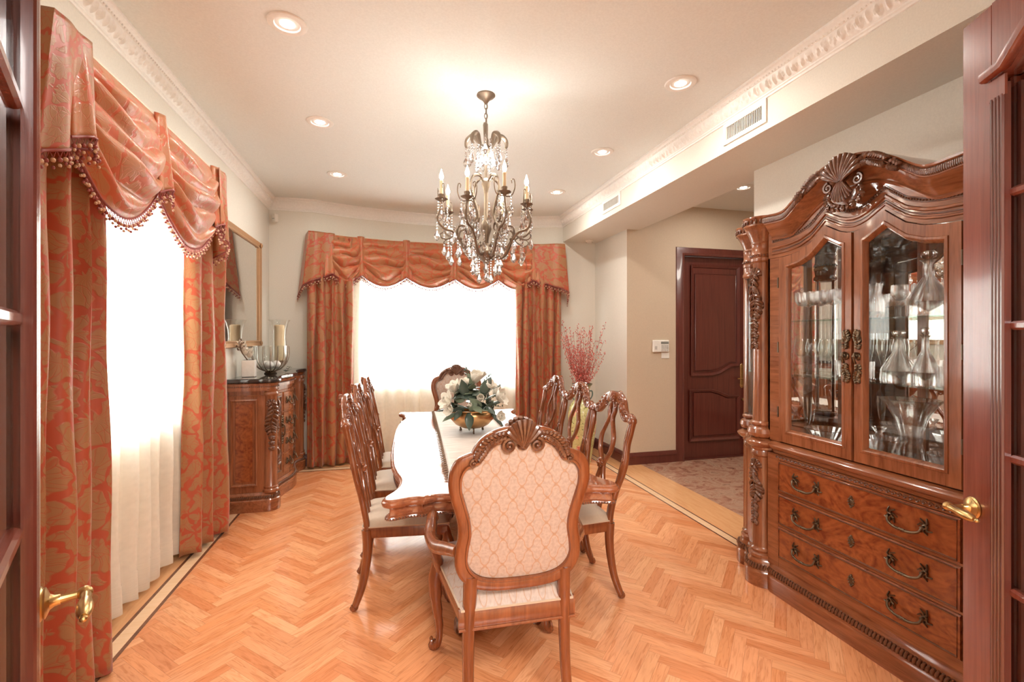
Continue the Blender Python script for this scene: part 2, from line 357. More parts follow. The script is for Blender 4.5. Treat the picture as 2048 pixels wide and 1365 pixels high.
def mat_lattice(name, base, line):
    m, nt, N, L, b = nodes(name); tc = nd(N, 'ShaderNodeTexCoord'); sx = nd(N, 'ShaderNodeSeparateXYZ'); L.new(tc.outputs['UV'], sx.inputs[0])
    def mth(op, a, bb=None):
        n = nd(N, 'ShaderNodeMath', operation=op)
        for i, q in enumerate((a, bb)):
            if q is None: continue
            if isinstance(q, (int, float)): n.inputs[i].default_value = q
            else: L.new(q, n.inputs[i])
        return n.outputs[0]
    X = mth('MULTIPLY', sx.outputs[0], 2*pi/.066); Y = mth('MULTIPLY', sx.outputs[1], 2*pi/.098)
    # ogee trellis: cos(x) + cos(y) level set with a ripple
    g2 = mth('ADD', mth('COSINE', X), mth('COSINE', mth('ADD', Y, mth('MULTIPLY', mth('SINE', mth('MULTIPLY', Y, 2)), .42))))
    a = mth('ABSOLUTE', g2)
    r = ramp(N, [(.13, line), (.24, base)]); L.new(a, r.inputs['Fac'])
    no = nd(N, 'ShaderNodeTexNoise'); no.inputs['Scale'].default_value = 90; L.new(tc.outputs['UV'], no.inputs['Vector'])
    mx = nd(N, 'ShaderNodeMix', data_type='RGBA'); mx.blend_type = 'MULTIPLY'; mx.inputs[0].default_value = 1; rr = ramp(N, [(.35, (.86, .84, .82)), (.6, (1, 1, 1))])
    L.new(no.outputs['Fac'], rr.inputs['Fac']); L.new(r.outputs[0], mx.inputs[6]); L.new(rr.outputs[0], mx.inputs[7]); L.new(mx.outputs[2], b.inputs['Base Color'])
    b.inputs['Roughness'].default_value = .5; b.inputs['Sheen Weight'].default_value = .3
    return m
M_uphol = mat_lattice('ogee_fabric', (.47, .355, .29), (.44, .265, .17))
M_seat = mat_plain('cream_seat_fabric', (.52, .385, .27), .55, bscale=60, bump=.2, sheen=.3)
def mat_stone(name, cols, sc=6):
    m, nt, N, L, b = nodes(name); tc = nd(N, 'ShaderNodeTexCoord')
    n1 = nd(N, 'ShaderNodeTexNoise'); n1.inputs['Scale'].default_value = sc; n1.inputs['Detail'].default_value = 10; n1.inputs['Distortion'].default_value = 1.5; n1.inputs['Roughness'].default_value = .7
    L.new(tc.outputs['Object'], n1.inputs['Vector']); r = ramp(N, [(.3, cols[0]), (.45, cols[1]), (.55, cols[2]), (.68, cols[3])]); L.new(n1.outputs['Fac'], r.inputs['Fac'])
    L.new(r.outputs[0], b.inputs['Base Color']); b.inputs['Roughness'].default_value = .12; b.inputs['Coat Weight'].default_value = .3
    return m
M_marble = mat_stone('red_granite_floor', [(.20, .085, .055), (.42, .21, .14), (.52, .33, .23), (.30, .16, .11)])
# ================================================================ SETTING
ZC, XL, XB, ZS, XW, YF, YB = 3.036, -1.33, 2.175, 2.72, 2.63, 4.93, 5.80
def struct(o): o['kind'] = 'structure'; return o
def bow(x, off=0):      # inner face of the bowed window wall
    if x < -.85 or x > 2.05: return YB-off
    t = (x+.85)/2.9; return YB+.31*sin(pi*t)**.8-off
def bow_path(x0, x1, off=0, n=28): return [(lerp(x0, x1, i/n), bow(lerp(x0, x1, i/n), off)) for i in range(n+1)]
# ---- floor: herringbone planks, inlaid border
mb = MB(); Wp, n = .056, 6; rt = cos(pi/4)
random.seed(3)
tones = [(.80, .355, .175), (.83, .385, .20), (.78, .335, .155), (.86, .435, .235), (.81, .37, .185), (.84, .405, .21), (.73, .29, .13)]
def fl(a, b, x, y): return ((a-b)*rt*Wp+.5, (a+b)*rt*Wp+1.0)
mb.box(-1.6, -3.2, -.05, 2.8, 6.2, -.0015)
for cx in range(-90, 150):
    for cy in range(-90, 150):
        d = (cx-cy) % (2*n)
        if d == 0: a0, b0, a1, b1 = cx, cy, cx+n, cy+1
        elif d == 2*n-1: a0, b0, a1, b1 = cx, cy, cx+1, cy+n
        else: continue
        g = .005
        q = [fl(a0+g, b0+g, 0, 0), fl(a1-g, b0+g, 0, 0), fl(a1-g, b1-g, 0, 0), fl(a0+g, b1-g, 0, 0)]
        mx, my = sum(p[0] for p in q)/4, sum(p[1] for p in q)/4
        if not (-1.42 < mx < 2.62 and -.3 < my < 5.85): continue
        k = len(mb.f); ou, ov = random.random()*9, random.random()*9; le, wi = n*Wp, Wp
        uv = [(ou, ov), (ou+le, ov), (ou+le, ov+wi), (ou, ov+wi)] if d == 0 else [(ou, ov), (ou, ov+wi), (ou+le, ov+wi), (ou+le, ov)]
        mb.add([(p[0], p[1], 0) for p in q], [(0, 1, 2, 3)], uv)
        c = random.choice(tones); j = random.uniform(.96, 1.04); mb.col[k] = tuple(min(1, x*j*q_) for x, q_ in zip(c, (.96, .92, .84)))+(1,)
for k in range(6): mb.mi[k] = 1
def slab(x0, y0, x1, y1, mat, z=.0008):
    mb.cur = mat; mb.box(x0, y0, -.004, x1, y1, z); mb.cur = 0
slab(-1.6, -3.2, -1.23, 6.2, 3, .0004); slab(2.36, -3.2, 2.80, 6.2, 3, .0004); slab(-1.23, 5.56, 2.36, 6.2, 3, .0004); slab(-1.23, -3.2, 2.36, -.2, 3, .0003)
slab(-1.314, -3, -1.222, 5.65, 2, .0009); slab(2.365, -3, 2.44, 5.65, 2, .0009); slab(-1.314, 5.56, 2.44, 5.65, 2, .0010)
slab(-1.323, -3, -1.305, 5.66, 1, .0014); slab(-1.24, -3, -1.222, 5.568, 1, .0014)
slab(2.360, -3, 2.372, 5.568, 1, .0014); slab(2.434, -3, 2.446, 5.66, 1, .0014)
slab(-1.24, 5.552, 2.372, 5.568, 1, .0015); slab(-1.323, 5.645, 2.446, 5.66, 1, .0015)
floor = struct(mb.build('floor', [M_planks, M_strip, M_maple, M_oak], smooth=0))
mb = MB(); mb.box(2.80, 1.0, -.05, 5.6, 4.93, .001); struct(mb.build('floor_foyer', M_marble, smooth=0))
# ---- ceiling
mb = MB(); mb.box(-1.7, -3.2, ZC, 5.75, 6.4, ZC+.1); struct(mb.build('ceiling', M_ceil, smooth=0))
mb = MB(); mb.box(XB, .33, ZS, XW+.16, 6.0, ZC); struct(mb.build('trim_1', M_wall, smooth=0))       # dropped beam
# ---- walls
mb = MB()
mb.box(-1.63, .33, 0, XL, 2.08, ZC); mb.box(-1.63, 3.99, 0, XL, 6.3, ZC); mb.box(-1.63, 2.08, 2.52, XL, 3.99, ZC)
mb.box(-1.63, 2.08, 0, -1.48, 2.33, 2.52); mb.box(-1.63, 3.76, 0, -1.48, 3.99, 2.52); mb.box(-1.63, 2.33, 0, -1.48, 3.76, .95); mb.box(-1.63, 2.33, 2.42, -1.48, 3.76, 2.52)
struct(mb.build('wall_left', M_wall, smooth=0))
mb = MB(); T = .22
def wseg(x0, x1, z0, z1, n=28): mb.sweep([(0, z0), (0, z1), (-T, z1), (-T, z0)], bow_path(x0, x1, 0, n))
wseg(XL-.3, -.32, 0, ZC, 16); wseg(1.76, 2.9, 0, ZC, 14); wseg(-.32, 1.76, 0, .88); wseg(-.32, 1.76, 2.37, ZC)
struct(mb.build('wall_back', M_wall, smooth=30))
mb = MB(); mb.box(XW, .33, 0, XW+.16, 2.965, ZS); mb.box(XW, 4.93, 0, XW+.16, 6.0, ZS); mb.box(XW+.001, .33, ZS, XW+.16, 2.965, ZC)
struct(mb.build('wall_right', M_wall, smooth=0))
mb = MB(); mb.box(-1.63, .15, 0, -.33, .33, ZC); mb.box(1.32, .15, 0, 5.75, .33, ZC); mb.box(-.33, .15, 2.46, 1.32, .33, ZC)
struct(mb.build('wall_front', M_wall, smooth=0))
mb = MB()   # the hall behind the camera
mb.box(-1.7, -3.3, 0, 3.4, -3.2, ZC); mb.box(-1.75, -3.2, 0, -1.63, .15, ZC); mb.box(3.3, -3.2, 0, 3.4, .15, ZC)
struct(mb.build('wall_hall', M_wall, smooth=0))
mb = MB(); mb.box(-1.7, -3.2, -.05, 3.4, .33, -.003); struct(mb.build('floor_hall', M_oak, smooth=0))
mb = MB(); mb.box(2.79, .33, -.05, 5.7, 1.0, -.001); struct(mb.build('floor_foyer_front', M_marble, smooth=0))
# foyer back wall with the door opening, and its far side wall
mb = MB(); D0, D1, DT = 3.367, 4.300, 2.451
mb.box(XW+.16, YF, 0, D0, YF+.2, ZC); mb.box(D1, YF, 0, 5.75, YF+.2, ZC); mb.box(D0, YF, DT, D1, YF+.2, ZC)
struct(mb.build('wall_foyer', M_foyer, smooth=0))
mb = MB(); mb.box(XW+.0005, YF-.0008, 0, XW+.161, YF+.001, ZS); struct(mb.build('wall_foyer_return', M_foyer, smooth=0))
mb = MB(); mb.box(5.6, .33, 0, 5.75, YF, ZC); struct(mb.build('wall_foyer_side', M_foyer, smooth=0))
# ---- crown moulding with acanthus frieze
def crown_prof(p=.082, d=.118):
    return [(0, -d-.012), (.008, -d-.010), (.010, -d), (.016, -d+.004), (.016, -d+.012), (.022, -d+.016), (.052, -.046), (.052, -.040), (.058, -.038), (.062, -.026), (.074, -.018), (.080, -.014), (p, -.006), (p, 0), (0, 0)]
def crown(name, path, frieze):
    mb = MB(); mb.sweep([(o, ZC+z) for o, z in crown_prof()], path)
    if frieze:
        (xa, ya), (xb, yb) = path; L_ = math.hypot(xb-xa, yb-ya); ux, uy = (xb-xa)/L_, (yb-ya)/L_; nx, ny = uy, -ux
        per = .092; nu = int(L_/per)*12; nv = 10
        def hgt(s, t):
            q = (s/per) % 1; h = 0
            for c0, wd, amp in ((.27, .25, 1), (.77, .17, .8)):
                a = (q-c0)/wd; env = 1-abs(2*t-1)**2.2
                if abs(a) < env: h = max(h, amp*(env-abs(a))**.5*(.62+.38*cos(a*9+(t-.5)*3)))
            return h*.019
        def fn(u, v):
            s = u*L_; o = lerp(.021, .053, v); z = lerp(-.103, -.045, v); h = hgt(s, v) if 0 < v < 1 else -.001
            o2 = o+h*.87; z2 = z-h*.49
            return (xa+ux*s+nx*o2, ya+uy*s+ny*o2, ZC+z2)
        mb.grid(fn, nu, nv)
        for i in range(int(L_/.022)):
            s = (i+.5)*.022; o = .0605; mb.ball((xa+ux*s+nx*o, ya+uy*s+ny*o, ZC-.034), .0055, 6, 4)
    return struct(mb.build(name, M_crown, smooth=40))
crown('trim_2', [(XL, .33), (XL, YB+.02)], True)
crown('trim_3', bow_path(XL-.02, XB+.02), False)
crown('trim_4', [(XB, YB+.02), (XB, .33)], True)
# ---- baseboards
BP = [(0, 0), (.018, 0), (.018, .085), (.024, .09), (.024, .10), (.014, .118), (.008, .135), (0, .138)]
def base(name, path): mb = MB(); mb.sweep(BP, path); return struct(mb.build(name, M_door, smooth=30))
base('baseboard_left', [(XL, .33), (XL, 2.08), (-1.48, 2.08), (-1.48, 3.99), (XL, 3.99), (XL, YB)])
base('baseboard_back', bow_path(XL, XW))
base('baseboard_right', [(XW, YB), (XW, YF), (3.272, YF)])
base('baseboard_right_front', [(XW+.16, 2.965), (XW, 2.965), (XW, .33)])
base('baseboard_foyer', [(4.395, YF), (5.6, YF), (5.6, .33)])
# ---- windows
def window_left():
    mb = MB(); y0, y1, z0, z1 = 2.33, 3.76, .95, 2.42; x0, x1 = -1.60, -1.53
    for a in (y0, (y0+y1)/2-.025, y1-.05): mb.box(x0, a, z0, x1, a+.05, z1)
    for z in (z0, z1-.05): mb.box(x0, y0, z, x1, y1, z+.05)
    o = struct(mb.build('window_1', M_white, smooth=0))
    mb = MB(); mb.box(-1.568, y0+.02, z0+.02, -1.562, y1-.02, z1-.02); mb.build('glass_pane', M_pane, o, 0)
    mb = MB(); mb.box(-1.53, y0-.04, z0-.03, -1.44, y1+.04, z0); mb.build('window_sill', M_white, o, 0)
window_left()
def window_back():
    mb = MB(); z0, z1 = .88, 2.37; p = bow_path(-.32, 1.76, -.09, 24)
    mb.sweep([(0, z0), (0, z0+.05), (-.06, z0+.05), (-.06, z0)], p); mb.sweep([(0, z1-.05), (0, z1), (-.06, z1), (-.06, z1-.05)], p)
    for i in (0, 6, 12, 18, 24):
        x, y = p[i]; x = min(max(x, -.295), 1.735); mb.box(x-.025, y, z0, x+.025, y+.06, z1)
    o = struct(mb.build('window_2', M_white, smooth=0))
    mb = MB(); mb.sweep([(0, z0+.03), (0, z1-.03), (-.006, z1-.03), (-.006, z0+.03)], bow_path(-.30, 1.74, -.12, 24)); mb.build('glass_pane', M_pane, o, 20)
    mb = MB(); mb.sweep([(.03, z0-.03), (.03, z0), (-.08, z0), (-.08, z0-.03)], bow_path(-.36, 1.80, 0, 24)); mb.build('window_sill', M_white, o, 20)
window_back()
# ---- foyer door with casing
def foyer_door():
    mb = MB(); mb.box(D0+.004, YF+.055, .008, D1-.004, YF+.10, DT-.004)
    o = struct(mb.build('door_1', M_door, smooth=0))
    yf = YF+.055; M = lambda u, v, w=0: (u, yf-w, v)
    up = [(3.524, 2.335), (4.175, 2.335), (4.175, 1.134), (4.073, 1.134), (3.90, 1.045), (3.80, 1.025), (3.524, 1.025)]
    lo = [(3.503, .233), (4.175, .233), (4.175, .735), (4.03, .738), (3.90, .79), (3.79, .822), (3.503, .825)]
    for poly in (up, lo):
        mb = MB(); A = sum(poly[i-1][0]*poly[i][1]-poly[i][0]*poly[i-1][1] for i in range(len(poly)))
        path = poly if A > 0 else poly[::-1]       # ccw -> right side is outside
        mb.sweep([(0, 0), (.014, .006), (.022, .022), (.014, .026), (0, .018), (-.012, .012), (-.018, .001)], path, closed=True, M=lambda x, y, z: M(x, y, z))
        c = V((sum(p[0] for p in path)/len(path), sum(p[1] for p in path)/len(path)))
        mb.prism([tuple(c+(V(p)-c)*.90) for p in path], 0, .012, M=M, bev=.012)
        mb.build('door_panel', M_door, o, 30)
    mb = MB()
    for z in (2.207, 1.558, .908, .192):
        mb.box(D0-.004, yf-.012, z-.055, D0+.016, yf+.002, z+.055); mb.tube([(D0+.004, yf-.014, z-.06), (D0+.004, yf-.014, z+.06)], .007, 8)
        mb.build('hinge', M_bronze, o); mb = MB()
    # casing
    cs = [(0, 0), (0, .030), (.014, .034), (.024, .026), (.060, .022), (.078, .016), (.092, .012), (.098, 0)]
    mb = MB()
    path = [(D0, 0), (D0, DT), (D1, DT), (D1, 0)]
    mb.sweep([(-a, b) for a, b in cs], path, M=lambda x, y, z: (x, YF-z, y))
    mb.build('door_casing', M_door, o, 25)
    mb = MB(); mb.box(D0-.002, YF-.001, 0, D0+.003, YF+.2, DT); mb.box(D1-.003, YF-.001, 0, D1+.002, YF+.2, DT); mb.box(D0, YF-.001, DT-.003, D1, YF+.2, DT+.002); mb.box(D0, YF+.0, 0, D1, YF+.2, .008)
    mb.build('door_jamb', M_door, o, 0)
    # brass lock plate with lever
    cx = 4.237; pl = [(cx-.024, .86), (cx+.024, .86), (cx+.028, .88), (cx+.024, .90), (cx+.024, 1.09), (cx+.028, 1.11), (cx+.02, 1.135), (cx, 1.15), (cx-.02, 1.135), (cx-.028, 1.11), (cx-.024, 1.09), (cx-.024, .90), (cx-.028, .88)]
    pl = pl[:1]+[(cx-.012, .845), (cx, .838), (cx+.012, .845)]+pl[1:]
    mb = MB(); mb.prism(pl, 0, .006, M=M, bev=.003); 
    for z in (.875, .935, 1.02, 1.10): mb.ball((cx, z, .006), .010, 8, 5, M=lambda u, v, w: M(u, v, w))
    p = mb.build('lock_plate', M_brass, o)
    mb = MB(); mb.tube([(cx, .965, .005), (cx, .965, .05), (cx-.02, .965, .056), (cx-.10, .962, .052)], .008, 8, M=M); mb.build('door_handle', M_brass, p)
    mb = MB(); mb.lathe([(0, 0), (.016, 0), (.016, .008), (.012, .014), (0, .016)], 16, M=lambda x, y, z: (4.25+x, yf-z, .70+y)); mb.build('deadbolt', M_brass, o)
foyer_door()
# ---- the pair of French doors the camera looks through
def french_door(name, hx, hy, ang, flip):
    Wd, H, t = .80, 2.40, .022; f = flip
    g0, g1, zb = .165, .635, .36                    # glazed field
    def arch(u): 
        q = (u-g0)/(g1-g0); return 2.185+.13*sin(pi*q)**1.0
    mb = MB()
    for a, b in ((0, .11), (.69, .80)): mb.bbox(a, -t, 0.012, b, t, H, .003)
    pts = [(.11, .012), (.69, .012), (.69, zb), (.11, zb)]; M = lambda u, v, w=0: (u, w, v)
    mb.prism(pts, -t, t, M)
    n = 16; top = [(.69, H), (.11, H), (.11, 2.18)]+[(lerp(.14, .66, i/n), 2.185+.13*sin(pi*i/n)) for i in range(n+1)]+[(.69, 2.18)]
    mb.prism(top, -t, t, M)
    o = struct(mb.build(name, M_mahog, smooth=0)); o.location = (hx, hy, 0); o.rotation_euler = (0, 0, ang)
    for sd in (-1, 1):
        mb = MB()                                   # fluted pilasters each side of the glass
        for a in (.112, .642):
            mb.box(a, sd*t*.5, zb, a+.046, sd*(t+.004), 2.16)
            for k in range(4): mb.tube([(a+.006+k*.0115, sd*(t+.004), zb+.02), (a+.006+k*.0115, sd*(t+.004), 2.13)], .0048, 6)
            mb.bbox(a-.006, sd*t if sd > 0 else -t-.018, zb, a+.052, sd*(t+.018) if sd > 0 else -t, zb+.05, .003)
        mb.build('pilaster', M_dkmah, o, 30)
        mb = MB()
        for a in (.112, .642): mb.sweep([(0, 2.125), (.008, 2.13), (.010, 2.145), (.020, 2.16), (.022, 2.18), (.0, 2.18)], [(a+.05, sd*t), (a+.05, sd*(t+.006)), (a-.004, sd*(t+.006)), (a-.004, sd*t)][::(-1 if sd > 0 else 1)])
        path = [(.095, 2.20), (.15, 2.205)]+[(lerp(.16, .64, i/16), 2.205+.13*sin(pi*i/16)) for i in range(17)]+[(.65, 2.205), (.705, 2.20)]
        mb.band(path, .03, .03, M=lambda u, v, w: (u, sd*(t+.008)+w, v)); mb.build('arched_moulding', M_mahog, o, 40)
    mb = MB()
    for z in (.80, 1.155, 1.51, 1.865): mb.bbox(.15, -.014, z-.012, .65, .014, z+.012, .006)
    mb.bbox(.39, -.012, zb, .41, .012, 2.30, .005)
    mb.build('muntins', M_mahog, o, 30)
    mb = MB(); mb.box(.155, -.003, zb, .645, .003, 2.19)
    mb.prism([(lerp(.155, .645, i/16), 2.189+.125*sin(pi*i/16)) for i in range(17)], -.003, .003, M); mb.build('glass_pane', M_pane, o, 0)
    mb = MB()
    mb.prism([(.15, .09), (.65, .09), (.65, .30), (.15, .30)], t, t+.012, M, bev=.01); mb.prism([(.15, .09), (.65, .09), (.65, .30), (.15, .30)][::-1], -t-.012, -t, M, bev=.01)
    mb.build('door_panel', M_mahog, o, 20)
    for sd in (-1, 1):
        c = (.755, sd*t, .985); mm = lambda x, y, z: (c[0]+x, c[1]+sd*z, c[2]+y)
        mb = MB(); mb.lathe([(0, 0), (.030, 0), (.031, .004), (.027, .007), (.028, .010), (.022, .013), (.014, .016), (.010, .022), (0.009, .03)], 20, M=mm)
        mb.tube([(0, 0, .02), (0, 0, .05), (0, 0, .062)], lambda q: .0085+.002*sin(q*9), 10, M=mm)
        mb.ball((0, 0, .064), .013, 10, 8, M=mm)
        P_ = [(-.008-.012*k, 0, .066) for k in range(9)]
        mb.tube(P_, lambda q: [.008, .010, .0085, .011, .0125, .013, .0125, .011, .006][min(8, int(q*8+.5))], 12, M=mm)
        mb.ball((-.112, 0, .066), .006, 8, 6, M=mm)
        mb.build('door_handle', M_brass, o)
    return o
french_door('door_2', -.320, .370, R(116), 1)
french_door('door_3', 1.322, .300, R(64), -1)
mb = MB()   # jamb lining of the opening
mb.box(-.33, .13, 0, -.316, .35, 2.445); mb.box(1.306, .13, 0, 1.32, .35, 2.445); mb.box(-.33, .13, 2.445, 1.32, .35, 2.459)
struct(mb.build('trim_5', M_mahog, smooth=0))
# ---- ceiling fittings
def downlight(label, x, y, group):
    t = thing('ceiling_downlight', label, 'ceiling light', (x, y, ZC), 0, group)
    MB().lathe([(.058, -.001), (.062, -.008), (.075, -.010), (.090, -.007), (.094, -.001)], 32).build('trim_ring', M_white, t)
    MB().lathe([(0, -.002), (.034, -.003), (.058, -.001)], 24).build('reflector', M_white, t)
    MB().lathe([(0, -.0055), (.030, -.006), (.034, -.003)], 24).build('bulb', M_lamp, t)
    l = bpy.data.lights.new('downlight_beam', 'AREA'); l.shape = 'DISK'; l.size = .09; l.energy = 6; l.color = (1, .93, .84)
    lo = bpy.data.objects.new('downlight_beam', l); C.objects.link(lo); lo.location = (x, y, ZC-.014)
Ys = (2.542, 3.6475, 4.776)
downlight('round recessed ceiling light nearest the left curtains, closest to the camera', -.5, Ys[0], 'recessed ceiling lights')
downlight('recessed ceiling light left of the chandelier, middle of the left row', -.5, Ys[1], 'recessed ceiling lights')
downlight('recessed ceiling light furthest back in the left row near the bow window', -.5, Ys[2], 'recessed ceiling lights')
downlight('recessed ceiling light above the near end of the right side, largest right of the chandelier', 1.718, Ys[0], 'recessed ceiling lights')
downlight('recessed ceiling light middle of the right row beside the plaster beam', 1.718, Ys[1], 'recessed ceiling lights')
downlight('recessed ceiling light furthest back in the right row', 1.718, Ys[2], 'recessed ceiling lights')
downlight('recessed light in the darker entrance foyer ceiling', 3.55, 4.15, 'recessed ceiling lights')
def vent(label, y0, y1, z0, z1):
    x = XB; t = thing('air_vent', label, 'air vent', (x, (y0+y1)/2, z0), 0, 'air vents in the beam'); hw = (y1-y0)/2; h = z1-z0
    mb = MB(); b = .028
    for q in ((-hw, 0, hw, b), (-hw, h-b, hw, h), (-hw, b, -hw+b, h-b), (hw-b, b, hw, h-b)): mb.box(-.010, q[0], q[1], 0, q[2], q[3])
    mb.build('vent_frame', M_white, t, 0)
    mb = MB(); nn = int((2*hw-2*b)/.014)
    for i in range(nn):
        yy = -hw+b+(i+.5)*(2*hw-2*b)/nn; mb.add([(-.007, yy-.002, b), (-.007, yy+.001, b), (0, yy+.005, b), (0, yy+.002, b), (-.007, yy-.002, h-b), (-.007, yy+.001, h-b), (0, yy+.005, h-b), (0, yy+.002, h-b)], [(0,3,2,1),(4,5,6,7),(0,1,5,4),(1,2,6,5),(2,3,7,6),(3,0,4,7)])
    mb.build('vent_louvres', M_white, t, 0)
    MB().box(-.0008, -hw+b, b, 0, hw-b, h-b).build('vent_backing', mat_plain('vent_shadow_grey', (.30, .28, .25), .8), t, 0)
vent('white louvred air vent on the beam above the china cabinet end', 2.347, 2.72, 2.765, 2.905)
vent('small white air vent on the beam far from the camera near the bow window', 4.2, 4.6, 2.775, 2.905)
# ---- wall devices
t = thing('motion_sensor', 'small cream motion sensor high in the left corner beside the bow window', 'sensor', (-1.255, 5.745, 2.755), R(-40))
MB().bbox(-.028, -.022, 0, .028, .022, .10, .008).build('sensor_housing', M_plastic, t)
MB().box(-.018, -.0235, .040, .018, -.022, .044).build('sensor_slot', M_black, t, 0)
t = thing('smoke_detector', 'small round white detector under the beam in the back right corner', 'smoke detector', (2.47, 5.62, ZS))
MB().lathe([(.052, 0), (.052, -.010), (.045, -.018), (.036, -.032), (.018, -.040), (0, -.041)], 28).build('detector_body', M_plastic, t)
mb = MB()
for k in range(10): a = 2*pi*k/10; mb.box(.036*cos(a)-.004, .036*sin(a)-.004, -.030, .036*cos(a)+.004, .036*sin(a)+.004, -.026)
mb.build('detector_slots', M_black, t, 0)
t = thing('alarm_keypad', 'white alarm keypad with grey display on the foyer wall left of the dark door', 'keypad', (3.05, YF, 1.30))
MB().bbox(-.095, -.028, 0, .115, 0, .14, .006).build('keypad_body', M_white, t)
MB().box(.005, -.0295, .095, .105, -.0275, .122).build('display', mat_plain('grey_display', (.25, .26, .24), .3), t, 0)
for r_ in range(4):
    for c_ in range(4): MB().bbox(.012+c_*.024, -.032, .012+r_*.019, .028+c_*.024, -.0275, .024+r_*.019, .002).build('key', mat_k if (r_ or c_) else (mat_k := mat_plain('grey_key', (.55, .53, .5), .4)), t)
MB().box(-.075, -.0292, .03, -.045, -.0275, .07).build('speaker_grille', mat_k, t, 0)
t = tag(MB().bbox(3.075, YF-.006, 1.225, 3.18, YF, 1.295, .002).build('instruction_card', M_white), 'small white card hanging just below the alarm keypad', 'card')
# ================================================================ DRAPERY
def arc_table(path):
    L_ = [0]
    for a, b in zip(path, path[1:]): L_.append(L_[-1]+math.hypot(b[0]-a[0], b[1]-a[1]))
    def at(s):
        s = max(0, min(L_[-1], s)); i = 0
        while i < len(L_)-2 and L_[i+1] < s: i += 1
        t = (s-L_[i])/(L_[i+1]-L_[i]); a, b = path[i], path[i+1]; dx, dy = b[0]-a[0], b[1]-a[1]; l = math.hypot(dx, dy)
        return a[0]+dx*t, a[1]+dy*t, dx/l, dy/l
    return at, L_[-1]
def drape(name, label, cat, path, z0, z1, nf, amp, mat, group=None, seed=0, flare=.0, res=14, full=1.7, hem=0, sharp=1):
    rnd = random.Random(seed); at, Ln = arc_table(path); ph = [rnd.uniform(.75, 1.25) for _ in range(nf+2)]
    tot = sum(ph[:nf]); cum = [0]
    for p in ph[:nf]: cum.append(cum[-1]+p/tot)
    am = [rnd.uniform(.7, 1.15) for _ in range(nf+2)]; sway = [rnd.uniform(-1, 1) for _ in range(8)]
    def fn(u, v):
        i = 0
        while i < nf-1 and cum[i+1] < u: i += 1
        q = (u-cum[i])/(cum[i+1]-cum[i]); z = lerp(z0, z1, v); drop = 1-v
        a = amp*am[i]*(.72+.35*drop); f = -cos(2*pi*q); f = math.copysign(abs(f)**sharp, f)
        wob = .006*sin(z*3.1+u*11+sway[0]*3)+.004*sin(z*7.3+u*23+sway[1]*3)
        uu = .5+(u-.5)*(1+flare*drop) + .010*sin(z*2.3+i*1.7)/max(Ln, .3)*sin(2*pi*q)*1.5
        s = uu*Ln; x, y, dx, dy = at(s); ov = s-max(0, min(Ln, s)); x += dx*ov; y += dy*ov
        w = a*f+wob
        return (x+dy*w, y-dx*w, z+.010*sin(u*19)*(v < .001))
    mb = MB(); nu = nf*res; nv = 44 if not hem else 60
    mb.grid(fn, nu, nv, lambda u, v: (u*Ln*full+seed*.37, lerp(z0, z1, v)))
    o = mb.build(name, mat, None, 60)
    so = o.modifiers.new('cloth', 'SOLIDIFY'); so.thickness = .003
    tag(o, label, cat, group)
    if hem:
        mb = MB(); mb.grid(lambda u, v: tuple(V(fn(u, v*hem/(z1-z0)))+V((.0022, 0, 0) if abs(path[0][0]-path[-1][0]) < .2 else (0, -.0022, 0))), nu, 3, lambda u, v: (u, v)); mb.build('hem', mat, o, 60)
    return o
def fringe(parent, pts, step=.021, drop=.045):
    L_ = [0]
    for a, b in zip(pts, pts[1:]): L_.append(L_[-1]+(V(b)-V(a)).length)
    if L_[-1] < .03: return
    n = max(2, int(L_[-1]/step)); P = []; i = 0
    for k in range(n+1):
        s = L_[-1]*k/n
        while i < len(L_)-2 and L_[i+1] < s: i += 1
        P.append(V(pts[i]).lerp(V(pts[i+1]), (s-L_[i])/max(1e-6, L_[i+1]-L_[i])))
    mb = MB(); mb.tube(P, .0055, 6)
    for k in range(n):
        a, b = P[k], P[k+1]; m = (a+b)/2; lo = m-V((0, 0, drop*.62)); d = V((0, 0, drop*.3))
        mb.tube([a, (a+lo)/2, lo], .0016, 4, caps=False); mb.tube([b, (b+lo)/2, lo], .0016, 4, caps=False)
        mb.cur = k % 2; mb.ball(lo-V((0, 0, .006)), .0085, 6, 5); mb.cur = 1-k % 2; mb.ball(lo-V((0, 0, .020+.006*(k % 3))), .0065, 6, 4); mb.cur = 0
    mb.build('bead_fringe', [M_fringe, M_fringe2], parent, 60)
